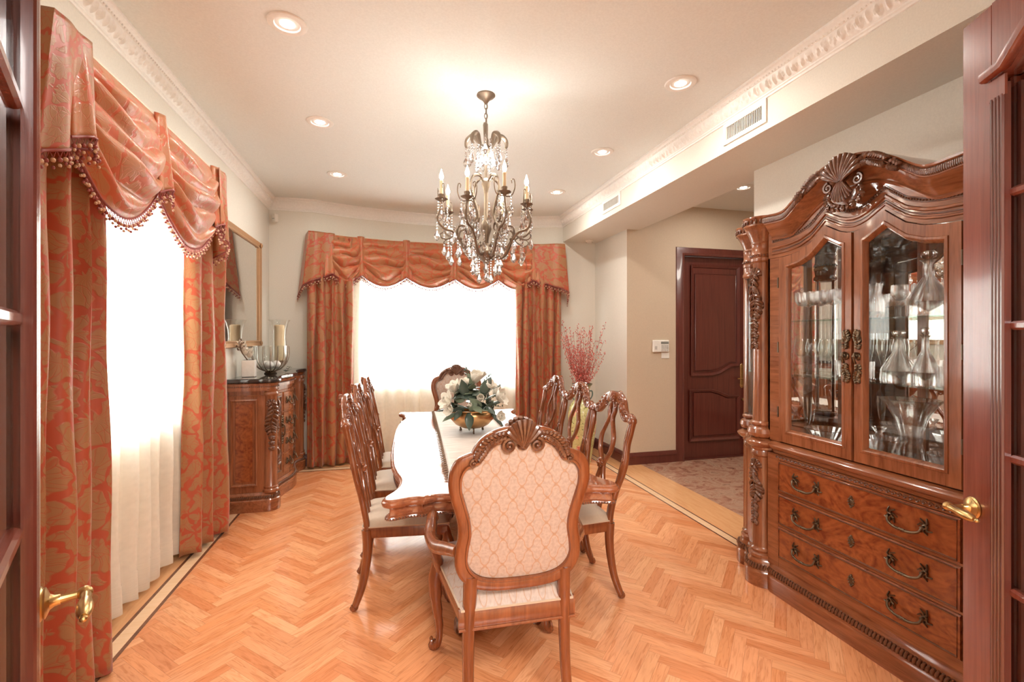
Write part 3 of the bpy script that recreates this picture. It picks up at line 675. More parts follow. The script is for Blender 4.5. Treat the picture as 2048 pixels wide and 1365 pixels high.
def valance(label, path, ztop, ends, joints, dmid, dedge, jl, proj, seed=0, famp=.046):
    rnd = random.Random(seed); at, Ln = arc_table(path); p0 = path[0]
    root = thing('swag_valance', label, 'valance', (path[len(path)//2][0], path[len(path)//2][1], 0), 0); off = root.location.copy()
    def PT(s, w, z):
        x, y, dx, dy = at(s); ov = s-max(0, min(Ln, s)); x += dx*ov; y += dy*ov
        return V((x+dy*w, y-dx*w, z))-off
    for i in range(len(joints)-1):
        s0, s1 = joints[i], joints[i+1]; wd = s1-s0; nfo = 5; c = [rnd.uniform(-1, 1) for _ in range(6)]
        def fn(u, v, s0=s0, s1=s1, wd=wd, c=c):
            e = sin(pi*u); D = lerp(dedge, dmid, e**.85); lo = 1-.10*(1-v)
            z = ztop-.01-D*(v**.92)
            q = nfo*(v**.9)+.45*c[0]*(u-.5)+.22*sin(u*4+c[1]*5+v*5)+.16*sin(u*9+c[2]*6-v*9)+.5*c[3]*sin(pi*u)*(1-v)
            sw = abs(sin(pi*q))**.9*(.75+.35*sin(int(q)*2.1+c[4]*3+u*3))
            ed = min(1, min(u, 1-u)/.10)
            w = .012+.055*sin(pi*min(1, v*1.05))**.8*e**.5+famp*sw*(.5+.5*e)*sm(v*5)*(.35+.65*ed)*(1-.75*sm((v-.86)/.14))
            s = s0+wd*u
            return tuple(PT(s, w, z-.016*(1-sw)*sm(v*5)*(1-sm((v-.86)/.14))))
        mb = MB(); mb.grid(fn, 30, 84, lambda u, v, s0=s0, wd=wd: (s0+wd*u+.6*i, v*1.05*dmid*1.5+.3*i))
        o = mb.build('swag', M_swag, root, 70); so = o.modifiers.new('cloth', 'SOLIDIFY'); so.thickness = .003
        fringe(o, [V(fn(k/24, 1)) for k in range(25)])
    for i, s in enumerate(joints):
        last = i in (0, len(joints)-1)
        if last and not ends: continue
        w0, w1 = (.085, .15) if not last else (.10, .17)
        c = s+(0 if not last else (.02 if i == 0 else -.02))
        def fj(u, v, c=c): 
            wd = lerp(w0, w1, v); L2 = jl*(1-.10*abs(2*u-1)*(-1))
            return tuple(PT(c+(u-.5)*wd, .046+.030*v+.009*cos(u*4*pi)*(.3+v)-.035*(abs(2*u-1)**3), ztop+.004-v*L2))
        mb = MB(); mb.grid(fj, 20, 16, lambda u, v, c=c: (c*1.3+u*.2, v*.5+c)); o = mb.build('jabot', M_swag, root, 70)
        so = o.modifiers.new('cloth', 'SOLIDIFY'); so.thickness = .003; fringe(o, [V(fj(k/10, 1)) for k in range(11)])
    if ends:
        for sg, s, sj in ((-1, 0, joints[0]), (1, Ln, joints[-1])):
            La, Lb, Lc = ends; fw = abs(s-sj)+.05
            def ft(u, v):
                if u < .62: q = u/.62; ss = sj-sg*.05+sg*fw*q; L2 = lerp(La, Lb, q**1.2); w = .055+.014*cos(q*3*pi)*(.3+v)
                else: q = (u-.62)/.38; ss = s+sg*.012*q; L2 = lerp(Lb, Lc, q); w = lerp(.05, -proj, q)
                return tuple(PT(ss+sg*v*.055*u*1.6, w, ztop-v*L2))
            mb = MB(); mb.grid(ft, 34, 26, lambda u, v, s=s: (u*.55+s, v*.75)); o = mb.build('end_tail', M_damask, root, 70)
            so = o.modifiers.new('cloth', 'SOLIDIFY'); so.thickness = .003; fringe(o, [V(ft(k/30, 1)) for k in range(31)])
    mb = MB(); mb.sweep([(0.01, ztop-.02), (.01, ztop), (-proj, ztop), (-proj, ztop-.02)], [tuple(q) for q in path])
    for k in range(len(mb.v)): mb.v[k] = tuple(V(mb.v[k])-off)
    mb.build('valance_board', M_lining, root, 20)
    return root
# left window: path travels so that the room lies to its right (+X): travel +Y
pl = [(-1.185, lerp(1.98, 3.75, i/12)) for i in range(13)]
valance('orange damask swagged valance with bead fringe over the left window', pl, 2.625, (.42, .52, .62), [.15, .84, 1.64], .60, .38, .38, .145, 1, .056)
drape('curtain_panel', 'orange and gold damask curtain nearest the camera on the left window', 'curtain', [(-1.245, 2.03), (-1.225, 2.47)], .02, 2.58, 4, .052, M_damask, None, 3, .10, full=1.9, sharp=.8)
drape('curtain_panel', 'orange damask curtain on the left window beside the sideboard', 'curtain', [(-1.295, 3.56), (-1.215, 4.00)], .025, 2.58, 3, .045, M_damask, None, 11, .12, full=1.8, sharp=.8)
drape('sheer_curtain', 'white sheer curtain glowing between the two left damask panels', 'curtain', [(-1.375, 2.14), (-1.375, 3.93)], .04, 2.50, 12, .030, M_sheer, None, 5, 0, full=1.3, res=12, hem=.16, sharp=.75)
# bow window
pb = bow_path(-.90, 2.13, .15, 40)
valance('long five-swag orange damask valance over the bow window', [(x, min(y, 5.92)) for x, y in pb], 2.655, (.45, .60, .72), [.22, .58, 1.12, 1.71, 2.27, 2.74], .555, .42, .46, .14, 2, .078)
drape('curtain_panel', 'orange damask curtain left of the bow window, beside the sideboard end', 'curtain', [(-.90, 5.63), (-.42, 5.78)], .02, 2.62, 5, .042, M_damask, None, 21, 0, full=1.8, sharp=.8)
drape('curtain_panel', 'orange damask curtain right of the bow window, near the floor vase', 'curtain', [(1.53, 5.78), (2.10, 5.66)], .02, 2.62, 6, .042, M_damask, None, 31, 0, full=1.8, sharp=.8)
drape('sheer_curtain', 'white sheer curtain across the blown-out bow window behind the table', 'curtain', bow_path(-.50, 1.84, .085, 24), .04, 2.50, 16, .024, M_sheer, None, 8, 0, full=1.3, res=10, hem=.16, sharp=.75)
# ================================================================ ORNAMENT HELPERS
def shell(mb, c, r, M, n=9, a0=-70, a1=250, th=.012, w0=0, deep=1.0):
    # solid backing under the ribs
    bk = [(c[0], c[1])]+[(c[0]+cos(R(lerp(a0, a1, k/12)))*r*.88*(1-.18*abs(2*k/12-1)**2), c[1]+sin(R(lerp(a0, a1, k/12)))*r*.88*(1-.18*abs(2*k/12-1)**2)) for k in range(13)]
    if a1-a0 < 181: mb.prism(bk, w0, w0+deep*.22*r, M)
    # scallop: ribs radiating from c in the (u,v) plane, domed along w
    for k in range(n):
        a = R(lerp(a0, a1, k/(n-1))); q = abs(2*k/(n-1)-1); rr = r*(1-.18*q*q); hw = r*sin(abs(R(a1-a0))/(n-1)/2)
        pts = [(c[0]+cos(a)*rr*t, c[1]+sin(a)*rr*t, w0+deep*(.25*r+.30*r*sin(pi*(.15+.8*t)))) for t in (.08, .3, .55, .78, .93, 1.0)]
        mb.tube(pts, lambda t: hw*(.22+1.0*t)*(1 if t < .95 else .75), 6, M=M)
def volute(mb, c, r, a0, turns, sgn, M, th=.006, w=.004, n=22):
    s = [(p[0], p[1], w) for p in spiral(c, r, a0, turns, n, sgn)]
    mb.tube(s, lambda t: th*(1.15-.45*t), 6, M=M); e = s[-1]; mb.ball(e, th*1.25, 6, 5, M=M)
def acanthus(mb, path, lobe, M, n=8, th=.005, w=.003, side=(1, -1), taper=1):
    # leafy running carving: midrib with curled side lobes
    p = crv(path, 6); N = len(p); mb.tube([(a[0], a[1], w) for a in p], lambda t: th*(1.1-.6*t), 5, M=M)
    for k in range(n):
        i = int((k+.4)/n*(N-2))+1; a, b = V(p[i-1][:2]), V(p[min(i+1, N-1)][:2]); d = (b-a).normalized(); q = k/n
        for sd in side:
            nn = V((-d.y, d.x))*sd; L_ = lobe*(sin(pi*(.18+.75*q))*.75+.35)*(1 if taper else 1)
            o = V(p[i][:2]); pts = [(o.x, o.y, w*.5), (o.x+nn.x*L_*.45+d.x*L_*.30, o.y+nn.y*L_*.45+d.y*L_*.30, w+th*.9), (o.x+nn.x*L_*.85+d.x*L_*.75, o.y+nn.y*L_*.85+d.y*L_*.75, w+th*.5), (o.x+nn.x*L_*.80+d.x*L_*1.1, o.y+nn.y*L_*.80+d.y*L_*1.1, w*.6)]
            mb.tube(crv(pts, 3), lambda t: th*(.5+1.0*sin(pi*min(1, t*1.05))), 5, M=M)
def bail_pull(mb, c, w, M):
    # ornate drop handle in the (u,v) plane: two leafy plates and a swagged bail
    for sg in (-1, 1):
        x = c[0]+sg*w/2; pk = w/.13 if w > .1 else 1; 
        mb.ball((x, c[1], .004), .012*pk, 8, 5, M=M, sc=(1, 1.2, .6))
        for k in range(6):
            a = R(90+sg*(k*52-40)); mb.tube([(x, c[1], .003), (x+.016*pk*cos(a), c[1]+.019*pk*sin(a), .008), (x+.027*pk*cos(a+.5*sg), c[1]+.034*pk*sin(a+.5*sg), .003)], lambda t: .0058*(1.1-.6*t), 5, M=M)
        mb.tube([(x, c[1], .0), (x, c[1], .024)], .0055, 8, M=M)
    pts = [(c[0]-w/2, c[1], .022), (c[0]-w/2+.008, c[1]-.022, .030), (c[0]-w*.22, c[1]-.036, .034), (c[0], c[1]-.036, .035), (c[0]+w*.22, c[1]-.036, .034), (c[0]+w/2-.008, c[1]-.022, .030), (c[0]+w/2, c[1], .022)]
    mb.tube(crv(pts, 5), lambda t: .0045+.0022*sin(pi*t)**2, 8, M=M)
    for q in (-.012, 0, .012): mb.ball((c[0]+q, c[1]-.0365, .035), .0075, 8, 5, M=M, sc=(.5, 1, 1))
def escutcheon(mb, c, h, M):
    mb.ball((c[0], c[1], .001), h*.32, 10, 6, M=M, sc=(.7, 1.1, .28))
    for k in range(10):
        a = 2*pi*k/10; mb.ball((c[0]+h*.27*cos(a), c[1]+h*.42*sin(a), .003), h*.10, 6, 4, M=M, sc=(1, 1, .7))
    mb.ball((c[0], c[1]+h*.5, .003), h*.12, 6, 4, M=M); mb.ball((c[0], c[1]-h*.5, .003), h*.10, 6, 4, M=M)
def ribbed_edge(mb, P0, P1, M=ident, step=.018, r=.006, lean=.5, h=.02):
    # gadrooned strip: short slanting ribs between two 3D points, dir h upward
    P0, P1 = V(P0), V(P1); L_ = (P1-P0).length; n = int(L_/step); d = (P1-P0).normalized()
    for k in range(n):
        p = P0+d*(k+.5)*step; mb.tube([p-d*lean*step*.5-V((0, 0, h/2)), p, p+d*lean*step*.5+V((0, 0, h/2))], lambda t: r*(.7+.5*sin(pi*t)), 6, M=M)
def gadroon_path(mb, path, z, h, r, step=.017, off=0):
    at, Ln = arc_table(path); n = int(Ln/step)
    for k in range(n):
        x, y, dx, dy = at((k+.5)*Ln/n); x += dy*off; y -= dx*off; l = step*.35
        mb.tube([(x-dx*l, y-dy*l, z-h/2), (x+dy*r*.4, y-dx*r*.4, z), (x+dx*l, y+dy*l, z+h/2)], lambda t: r*(.65+.5*sin(pi*t)), 6)
def beads(mb, pts, step, r, M=ident):
    L_ = [0]
    for a, b in zip(pts, pts[1:]): L_.append(L_[-1]+(V(b)-V(a)).length)
    n = int(L_[-1]/step); i = 0
    for k in range(n):
        s = (k+.5)*L_[-1]/n
        while i < len(L_)-2 and L_[i+1] < s: i += 1
        p = V(pts[i]).lerp(V(pts[i+1]), (s-L_[i])/max(1e-6, L_[i+1]-L_[i])); mb.ball(p, r, 6, 4, M=M)
# ================================================================ CHAIRS
def chair_seat(mb, wf, wb, yf, yb, z, h, dome=.03, piping=None):
    # cushion: bowed front, domed top
    def half(y): return lerp(wb, wf, (y-yb)/(yf-yb))
    def fn(u, v):
        y = lerp(yb, yf, v); x = (2*u-1)*half(y); fy = y+(.035*(1-(2*u-1)**2) if v > .5 else 0)*((v-.5)*2)
        e = min(1, min(u, 1-u)/.12); f = min(1, min(v, 1-v)/.12); q = (e*(2-e))**.5*(f*(2-f))**.5
        return (x, fy, z+h*q+dome*sin(pi*u)*sin(pi*v)*q)
    mb.grid(fn, 20, 20, lambda u, v: (u*.5, v*.5))
    def fb(u, v):
        y = lerp(yb, yf, v); return ((2*u-1)*half(y), y+(.035*(1-(2*u-1)**2) if v > .5 else 0)*((v-.5)*2), z-.004)
    mb.grid(fb, 20, 20)
    ring = [((2*k/20-1)*half(yb), yb, z) for k in range(21)]+[(half(lerp(yb, yf, k/20)), fb(1, k/20)[1], z) for k in range(21)]+[((1-2*k/20)*half(yf), fb(1-k/20, 1)[1], z) for k in range(21)]+[(-half(lerp(yf, yb, k/20)), fb(0, 1-k/20)[1], z) for k in range(21)]
    if piping: piping.tube(ring[::2], .005, 6, closed=True)
def cabriole(mb, x, y, zt, sx, sy, h0=.028, foot=.03):
    # front leg: knee outwards, ankle in, scrolled toe
    p = crv([(x, y, zt), (x+sx*.016, y+sy*.018, zt*.80), (x+sx*.012, y+sy*.014, zt*.55), (x-sx*.002, y+sy*.0, zt*.28), (x+sx*.002, y+sy*.004, zt*.10), (x+sx*.020, y+sy*.024, .022)], 5)
    mb.tube(p, lambda t: [h0, h0*1.10, h0*1.0, h0*.78, h0*.62, h0*.52, h0*.50, h0*.62, h0*.8][min(8, int(t*8.2))] if t < 1 else h0*.8, 8)
    mb.ball((x+sx*.022, y+sy*.028, .020), foot*.78, 10, 7, sc=(1, 1, .9))
def side_chair_proto():
    t = thing('dining_chair', '-', 'chair', (0, 0, 0), 0, 'carved side chairs at the dining table')
    yB = -.215
    def yb(z): return yB-.0-(.135*((z-.45)/.70)**1.12 if z > .45 else 0)
    M = lambda u, v, w=0: (u*(1+.13*sm((v-.46)/.25)), yb(v)+w, v)
    mb = MB()
    mb.band([(-.205, .415), (.205, .415)], .065, .028, M=lambda u, v, w: (u, yB+w, v)); mb.band([(-.235, .415), (.235, .415)], .065, .028, M=lambda u, v, w: (u, .215+w+.03*(1-(u/.235)**2), v))
    for sg in (-1, 1): mb.band([(yB, .415), (.215, .415)], .065, .026, M=lambda u, v, w, sg=sg: (sg*lerp(.195, .235, (u-yB)/.43)+w, u, v))
    mb.build('seat_rail', M_chair, t)
    mb = MB(); pp = MB(); chair_seat(mb, .245, .205, .225, -.235, .445, .03, .022, pp); so = mb.build('seat', M_seat, t, 50); pp.build('piping', M_seat, so)
    for sg in (-1, 1):   # stile running down into the sabre rear leg
        mb = MB(); st = crv([(.193, .40), (.190, .52), (.200, .62), (.222, .72), (.232, .80), (.222, .88), (.228, .95), (.238, 1.005)], 5)
        mb.band([(sg*u, v) for u, v in st], lambda q: .034+.012*sin(q*9+.5)**2, .034, M=M); 
        mb.ball((sg*.266, yb(1.0), 1.008), .025, 10, 7); mb.ball((sg*.261, yb(.79), .79), .022, 8, 6)
        mb.build('back_stile', M_chair, t, 50)
        mb = MB(); lp = crv([(.193, yB, .43), (.196, yB+.004, .34), (.197, yB-.004, .24), (.200, yB-.024, .13), (.206, yB-.055, .04), (.208, yB-.064, .022)], 5)
        mb.tube([(sg*a, b, c) for a, b, c in lp], lambda q: lerp(.029, .0165, q)+.005*(q > .93), 8); mb.ball((sg*.208, yB-.066, .018), .019, 8, 6, sc=(1, 1.2, .9))
        mb.build('rear_leg', M_chair, t, 50)
        mb = MB(); cabriole(mb, sg*.215, .205, .42, sg, 1); mb.build('front_leg', M_chair, t, 50)
    mb = MB()     # crest rail
    for sg in (-1, 1):
        cr = crv([(.238, 1.005), (.205, 1.022), (.165, 1.018), (.13, 1.045), (.095, 1.092), (.05, 1.112), (0, 1.114)], 5)
        mb.band([(sg*u, v) for u, v in cr], lambda q: .044+.026*q, .038, M=M)
        volute(mb, (sg*.216, 1.012), .018, 0 if sg > 0 else pi, 1.2, sg, M, .005, .018); volute(mb, (sg*.052, 1.068), .020, pi/2, 1.2, -sg, M, .005, .018)
        acanthus(mb, [(sg*.05, 1.118), (sg*.10, 1.098), (sg*.14, 1.052), (sg*.175, 1.032)], .020, M, 6, .004, .016)
    cb = mb.build('crest_rail', M_chair, t, 50)
    for w0, sd in ((.012, 1), (-.012, -1)):
        mb = MB(); shell(mb, (0, 1.085), .062, lambda u, v, w, sd=sd, w0=w0: (u, yb(v)+w0+sd*w, v), 9, 15, 165, deep=.6); mb.build('shell_carving', M_chair, cb, 50)
    mb = MB()     # pierced splat: two members forming an open loop
    for sg in (-1, 1):
        mb.band([(sg*u, v) for u, v in crv([(.012, 1.09), (.030, 1.04), (.020, .985), (.046, .93), (.072, .87), (.064, .80), (.030, .745), (.010, .715), (.022, .66), (.045, .60), (.050, .52), (.040, .44)], 5)], lambda q: .020+.006*sin(q*12)**2, .026, M=M)
    mb.build('splat', M_chair, t, 50)
    mb = MB(); shell(mb, (0, .70), .045, lambda u, v, w: (u, yb(v)+.010+w, v), 7, 20, 160, deep=.5); shell(mb, (0, .735), .045, lambda u, v, w: (u, yb(v)+.010+w, v), 7, 200, 340, deep=.5)
    mb.ball((0, yb(.715)+.02, .717), .016, 8, 6); mb.build('splat_knot', M_chair, t, 50)
    return t
sc = side_chair_proto()
TR = R(-2.6)          # the table and its chairs stand slightly turned
LC = [(.09, 2.87, -90), (.105, 3.50, -90), (.14, 4.07, -91)]
RC = [(.985, 2.64, 90), (1.0, 3.22, 89), (1.045, 3.84, 90)]
lab = ['carved wooden side chair left of the table, nearest the camera', 'middle carved side chair on the left, window side of the table', 'carved side chair on the left, furthest from the camera',
       'carved wooden side chair right of the table, nearest the china cabinet', 'middle carved side chair on the right side of the table', 'carved side chair on the right, furthest from the camera']
for i, (x, y, a) in enumerate(LC+RC):
    o = sc if i == 0 else copy_tree(sc)
    o['label'] = lab[i]; o.location = (x, y, 0); o.rotation_euler = (0, 0, R(a)+TR*.4)
def arm_chair_proto():
    t = thing('dining_armchair', '-', 'armchair', (0, 0, 0), 0, 'upholstered armchairs at the table ends')
    yB = -.255
    def yb(z): return yB-(.075*((z-.45)/.72)**1.15 if z > .45 else 0)
    M = lambda u, v, w=0: (u, yb(v)+w, v)
    for u0, u1, yy, nm in ((-.225, .225, yB, 'rear_seat_rail'), (-.28, .28, .24, 'front_seat_rail')):
        mb = MB(); mb.band([(u0, .435), (u1, .435)], .078, .030, M=lambda u, v, w: (u, yy+w+(.04*(1-(u/.28)**2) if yy > 0 else 0), v)); mb.band([(u0, .398), (u1, .398)], .014, .036, M=lambda u, v, w: (u, yy+w, v)); mb.build(nm, M_chair, t, 50)
    for sg in (-1, 1): mb = MB(); mb.band([(yB, .435), (0, .430), (.24, .435)], .072, .028, M=lambda u, v, w, sg=sg: (sg*lerp(.205, .272, (u-yB)/.495)+w, u, v)); mb.build('side_seat_rail', M_chair, t, 50)
    mb = MB(); pp = MB(); chair_seat(mb, .285, .215, .265, -.27, .470, .04, .028, pp); so = mb.build('seat', M_uphol, t, 50); pp.build('piping', M_seat, so)
    # cartouche back
    half = [(0, .553), (.09, .556), (.155, .570), (.196, .60), (.216, .645), (.214, .70), (.205, .755), (.209, .81), (.225, .87), (.241, .93), (.241, .985), (.222, 1.022), (.192, 1.036), (.168, 1.046), (.156, 1.070), (.132, 1.098), (.095, 1.120), (.048, 1.132), (0, 1.134)]
    loop = [(u, v) for u, v in half]+[(-u, v) for u, v in half[-2:0:-1]]
    loop = crv(loop, 5, closed=True)
    mb = MB(); pts = loop+[loop[0]]; mb.band(pts, .050, .040, M=M, n=12, caps=False)
    mb.band([(u*.925, .840+(v-.840)*.93) for u, v in pts], .012, .052, M=M, n=8, caps=False)
    fr = mb.build('back_frame', M_chair, t, 50)
    inn = [(u*.905, .840+(v-.840)*.905) for u, v in loop]
    for sd, nm in ((-1, 'back_panel'), (1, 'back_cushion')):
        mb = MB(); K = 9; base_ = len(mb.v); vs = []; fs = []; uv = []; N = len(inn)
        for k in range(K+1):
            q = k/K
            for u, v in inn:
                uu, vv = u*(1-q), .840+(v-.840)*(1-q); d = (.010 if sd < 0 else .034)*(1-(1-q)**2.2)**.6
                vs.append(M(uu, vv, sd*(.012+d))); uv.append((uu, vv))
        for k in range(K):
            for j in range(N): a = k*N+j; b = k*N+(j+1) % N; fs.append((a, b, b+N, a+N))
        mb.add(vs, fs, uv); mb.build(nm, M_uphol, t, 60)
    mb = MB()     # carved crest on both faces
    for sd in (-1, 1):
        Mc = lambda u, v, w, sd=sd: (u, yb(v)+sd*(.014+w), v)
        shell(mb, (0, 1.078), .105, Mc, 9, 45, 135, deep=.40); mb.ball((0, 1.085, .008), .017, 8, 6, M=Mc, sc=(1.3, 1, .6))
        for sg in (-1, 1):
            volute(mb, (sg*.052, 1.088), .026, pi/2, 1.5, -sg, Mc, .0070, .014)
            acanthus(mb, [(sg*.062, 1.126), (sg*.098, 1.117), (sg*.130, 1.096), (sg*.153, 1.066), (sg*.166, 1.042)], .019, Mc, 12, .0052, .007)
            volute(mb, (sg*.180, 1.028), .014, pi/2, 1.1, -sg, Mc, .005, .012)
    mb.ball((0, yb(1.10), 1.10), .018, 8, 6)
    mb.build('shell_crest', M_carve, fr, 50)
    for sg in (-1, 1):
        mb = MB(); lp = crv([(.180, yB-.012, .60), (.182, yB-.006, .52), (.186, yB, .44), (.188, yB+.003, .32), (.190, yB-.010, .18), (.195, yB-.040, .05), (.196, yB-.052, .022)], 5)
        mb.tube([(sg*a, b, c) for a, b, c in lp], lambda q: lerp(.029, .017, q)+.004*(q > .94), 4 if False else 8); mb.ball((sg*.197, yB-.054, .02), .022, 8, 6, sc=(1, 1.2, .85))
        mb.build('rear_leg', M_chair, t, 50)
        mb = MB(); cabriole(mb, sg*.262, .235, .43, sg, 1, .031, .034); volute(mb, (0, 0), .02, 0, 1.1, 1, lambda u, v, w, sg=sg: (sg*.295+w, .262+u, .035+v), .007, 0)
        acanthus(mb, [(0, .40), (0, .34), (.0, .27)], .018, lambda u, v, w, sg=sg: (sg*(.262+.030)+sg*w*.7, .250+u, v), 5, .004, .0)
        mb.build('front_leg', M_chair, t, 50)
        mb = MB(); ap = crv([(sg*.232, yb(.70)+.012, .690), (sg*.262, -.20, .675), (sg*.300, -.12, .655), (sg*.315, -.03, .660), (sg*.308, .04, .690), (sg*.300, .080, .702), (sg*.296, .098, .690)], 5)
        mb.tube(ap, lambda q: .019+.006*sin(pi*q), 8, flat=1.15); mb.ball((sg*.296, .093, .685), .024, 10, 7)
        volute(mb, (0, 0), .017, pi/2, 1.2, 1, lambda u, v, w, sg=sg: (sg*.296+sg*(w+.020), .092+u, .684+v), .006, 0)
        sp = crv([(sg*.296, .085, .670), (sg*.300, .065, .62), (sg*.290, .065, .56), (sg*.276, .095, .50), (sg*.262, .135, .44)], 5)
        mb.tube(sp, lambda q: .017+.007*q, 8); mb.build('arm', M_chair, t, 50)
    return t
ac = arm_chair_proto()
ac['label'] = 'large armchair in the foreground seen from behind, with patterned fabric back panel'; ac.location = (.472, 1.985, 0); ac.rotation_euler = (0, 0, R(-1.5))
ac2 = copy_tree(ac); ac2['label'] = 'armchair at the far end of the table in front of the bow window'; ac2.location = (.66, 4.71, 0); ac2.rotation_euler = (0, 0, pi+R(-2.5))
# ================================================================ DINING TABLE
def table_outline(sx=1.0, off=0):
    q = [(0, 1.262), (.10, 1.258), (.20, 1.235), (.28, 1.205), (.345, 1.205), (.375, 1.222), (.41, 1.216), (.455, 1.224), (.50, 1.240), (.535, 1.240), (.557, 1.215), (.555, 1.17), (.532, 1.125), (.505, 1.06), (.492, .98), (.496, .90), (.518, .80), (.540, .66), (.552, .50), (.560, .30), (.562, .12)]
    full = q+[(x, -y) for x, y in q[::-1]]
    full = full+[(-x, -y) for x, y in q[1:]][:]+[(-x, y) for x, y in q[1:][::-1]]
    c = crv(full, 3, closed=True); out = []; N = len(c)
    if not off: return c
    for i in range(N):
        a, b, d = V(c[i-1]), V(c[i]), V(c[(i+1) % N]); t = d-a; t = t.normalized() if t.length > 1e-7 else V((1, 0)); nn = V((-t.y, t.x)); out.append(tuple(b-nn*off if False else b+nn*(-off)))
    return out
tb = thing('dining_table', 'long polished wooden pedestal dining table with scalloped edges', 'table', (.572, 3.33, 0), TR)
ol = table_outline(); N_ = len(ol)
Ar = sum(ol[i-1][0]*ol[i][1]-ol[i][0]*ol[i-1][1] for i in range(N_)); sgA = 1 if Ar > 0 else -1
def ring(off, z):
    out = []
    for i in range(N_):
        a, b, d = V(ol[i-1]), V(ol[i]), V(ol[(i+1) % N_]); t = d-a; t = t.normalized() if t.length > 1e-7 else V((1, 0)); nn = V((t.y, -t.x))*sgA; p = b+nn*off; out.append((p.x, p.y, z))
    return out
mb = MB(); mb.loft([ring(-.03, .728), ring(-.012, .728), ring(-.004, .732), ring(0, .738), ring(.002, .745), ring(0, .752), ring(-.005, .757), ring(-.009, .758), ring(-.010, .762), ring(-.016, .765), ring(-.024, .765)])
mb.build('tabletop', M_table, tb, 22)
mb = MB(); mb.loft([ring(-.035, .668), ring(-.022, .670), ring(-.016, .677), ring(-.020, .684), ring(-.030, .688), ring(-.034, .712), ring(-.028, .728)]); ap = mb.build('apron', M_table, tb, 30)
mb = MB(); beads(mb, ring(-.017, .677)+[ring(-.017, .677)[0]], .0135, .0058); mb.build('bead_moulding', M_carve, ap, 60)
for sg in (-1, 1):
    mb = MB(); c = (0, sg*.66, 0)
    mb.lathe([(.10, .60), (.11, .63), (.09, .57), (.06, .54), (.075, .50), (.115, .44), (.12, .38), (.085, .32), (.07, .29), (.095, .26), (.10, .22), (.09, .19)], 24, c)
    mb.lathe([(.14, .605), (.14, .70)], 24, c)
    p = mb.build('pedestal', M_carve, tb, 40)
    for k in range(4):
        a = R((60, 120, 240, 300)[k]); mb = MB(); M = lambda u, v, w=0, a=a: (c[0]+u*cos(a)-w*sin(a), c[1]+u*sin(a)+w*cos(a), v)
        mb.band(crv([(.06, .27), (.14, .26), (.22, .19), (.29, .09), (.36, .05), (.40, .06)], 6), lambda q: .085-.03*q, .055, M=M, n=10)
        volute(mb, (.385, .055), .042, -pi/2, 1.4, 1, M, .016, 0); volute(mb, (.12, .215), .04, pi, 1.3, -1, M, .014, 0)
        for sd in (-1, 1): acanthus(mb, [(.12, .28), (.20, .23), (.27, .13), (.33, .075)], .03, lambda u, v, w, sd=sd, M=M: M(u, v, sd*(.024+w)), 7, .008, .004)
        mb.build('scrolled_foot', M_carve, p, 50)
# runner
RW = .245
mb = MB()
def rz_(y): return .7668
mb.grid(lambda u, v: ((2*u-1)*RW+.012*sin(v*2)+.05*0, lerp(-1.02, 1.20, v), .7668+.0006*sin(u*40)*sin(v*90)), 16, 90, lambda u, v: (u, v*4))
def mat_runner():
    m, nt, N, L, b = nodes('runner_cloth'); tc = nd(N, 'ShaderNodeTexCoord'); mp = nd(N, 'ShaderNodeMapping'); mp.inputs['Scale'].default_value = (2, 60, 1); L.new(tc.outputs['UV'], mp.inputs[0])
    n = nd(N, 'ShaderNodeTexNoise'); n.inputs['Scale'].default_value = 1.5; n.inputs['Detail'].default_value = 3; L.new(mp.outputs[0], n.inputs['Vector'])
    r = ramp(N, [(.35, (.50, .42, .36)), (.6, (.80, .74, .68))]); L.new(n.outputs['Fac'], r.inputs[0]); L.new(r.outputs[0], b.inputs['Base Color']); b.inputs['Roughness'].default_value = .6; return m
M_run = mat_runner()
rn = mb.build('table_runner', M_run, None, 60); tag(rn, 'cream woven table runner with brown fringed edges down the table', 'table runner'); rn.location = (.572, 3.33, 0); rn.rotation_euler = (0, 0, TR)
so = rn.modifiers.new('cloth', 'SOLIDIFY'); so.thickness = .0016; so.offset = 1
M_brfr = mat_plain('brown_fringe', (.22, .14, .09), .7)
for sg in (-1, 1):
    mb = MB()
    for k in range(49):
        y = -1.0+k*.045; x = sg*RW+.012*sin((y+1.02)/2.22*2); mb.tube([(x, y, .7680), (x+sg*.012, y+.004, .7705), (x+sg*.030, y-.008, .7672)], lambda q: .0075*(1.15-q), 5)
    mb.tube([(sg*RW+.012*sin(y_/20*2), -1.01+y_*.1105, .7690) for y_ in range(21)], .0022, 5); mb.build('fringed_edge', M_brfr, rn)
# ================================================================ SIDEBOARD
sbh = [(-1.325, 4.385), (-1.09, 4.385), (-1.03, 4.385), (-.985, 4.395), (-.955, 4.425), (-.945, 4.47), (-.958, 4.52), (-.99, 4.575), (-1.005, 4.65), (-1.000, 4.74), (-.975, 4.86), (-.945, 4.97), (-.932, 5.085)]
YM = 5.085
sbp = sbh[:2]+crv(sbh[2:], 3)+[(x, 2*YM-y) for x, y in crv(sbh[2:], 3)[::-1][1:]]+[(x, 2*YM-y) for x, y in sbh[:2][::-1]]
sfr = sorted([(y, x) for x, y in sbp if x > -1.02])
def sx_(y):
    for (a, xa), (b, xb) in zip(sfr, sfr[1:]):
        if a <= y <= b: return lerp(xa, xb, (y-a)/max(1e-9, b-a))
    return sfr[0][1] if y < sfr[0][0] else sfr[-1][1]
F = lambda y, z, w=0: (sx_(y)-.030+w, y, z)
sbd = thing('sideboard', 'carved cherry serpentine sideboard with black granite top under the mirror', 'sideboard', (0, 0, 0))
mb = MB()
mb.sweep([(-.10, 0), (.010, 0), (.012, .012), (.012, .095), (.004, .103), (-.10, .103)], sbp)
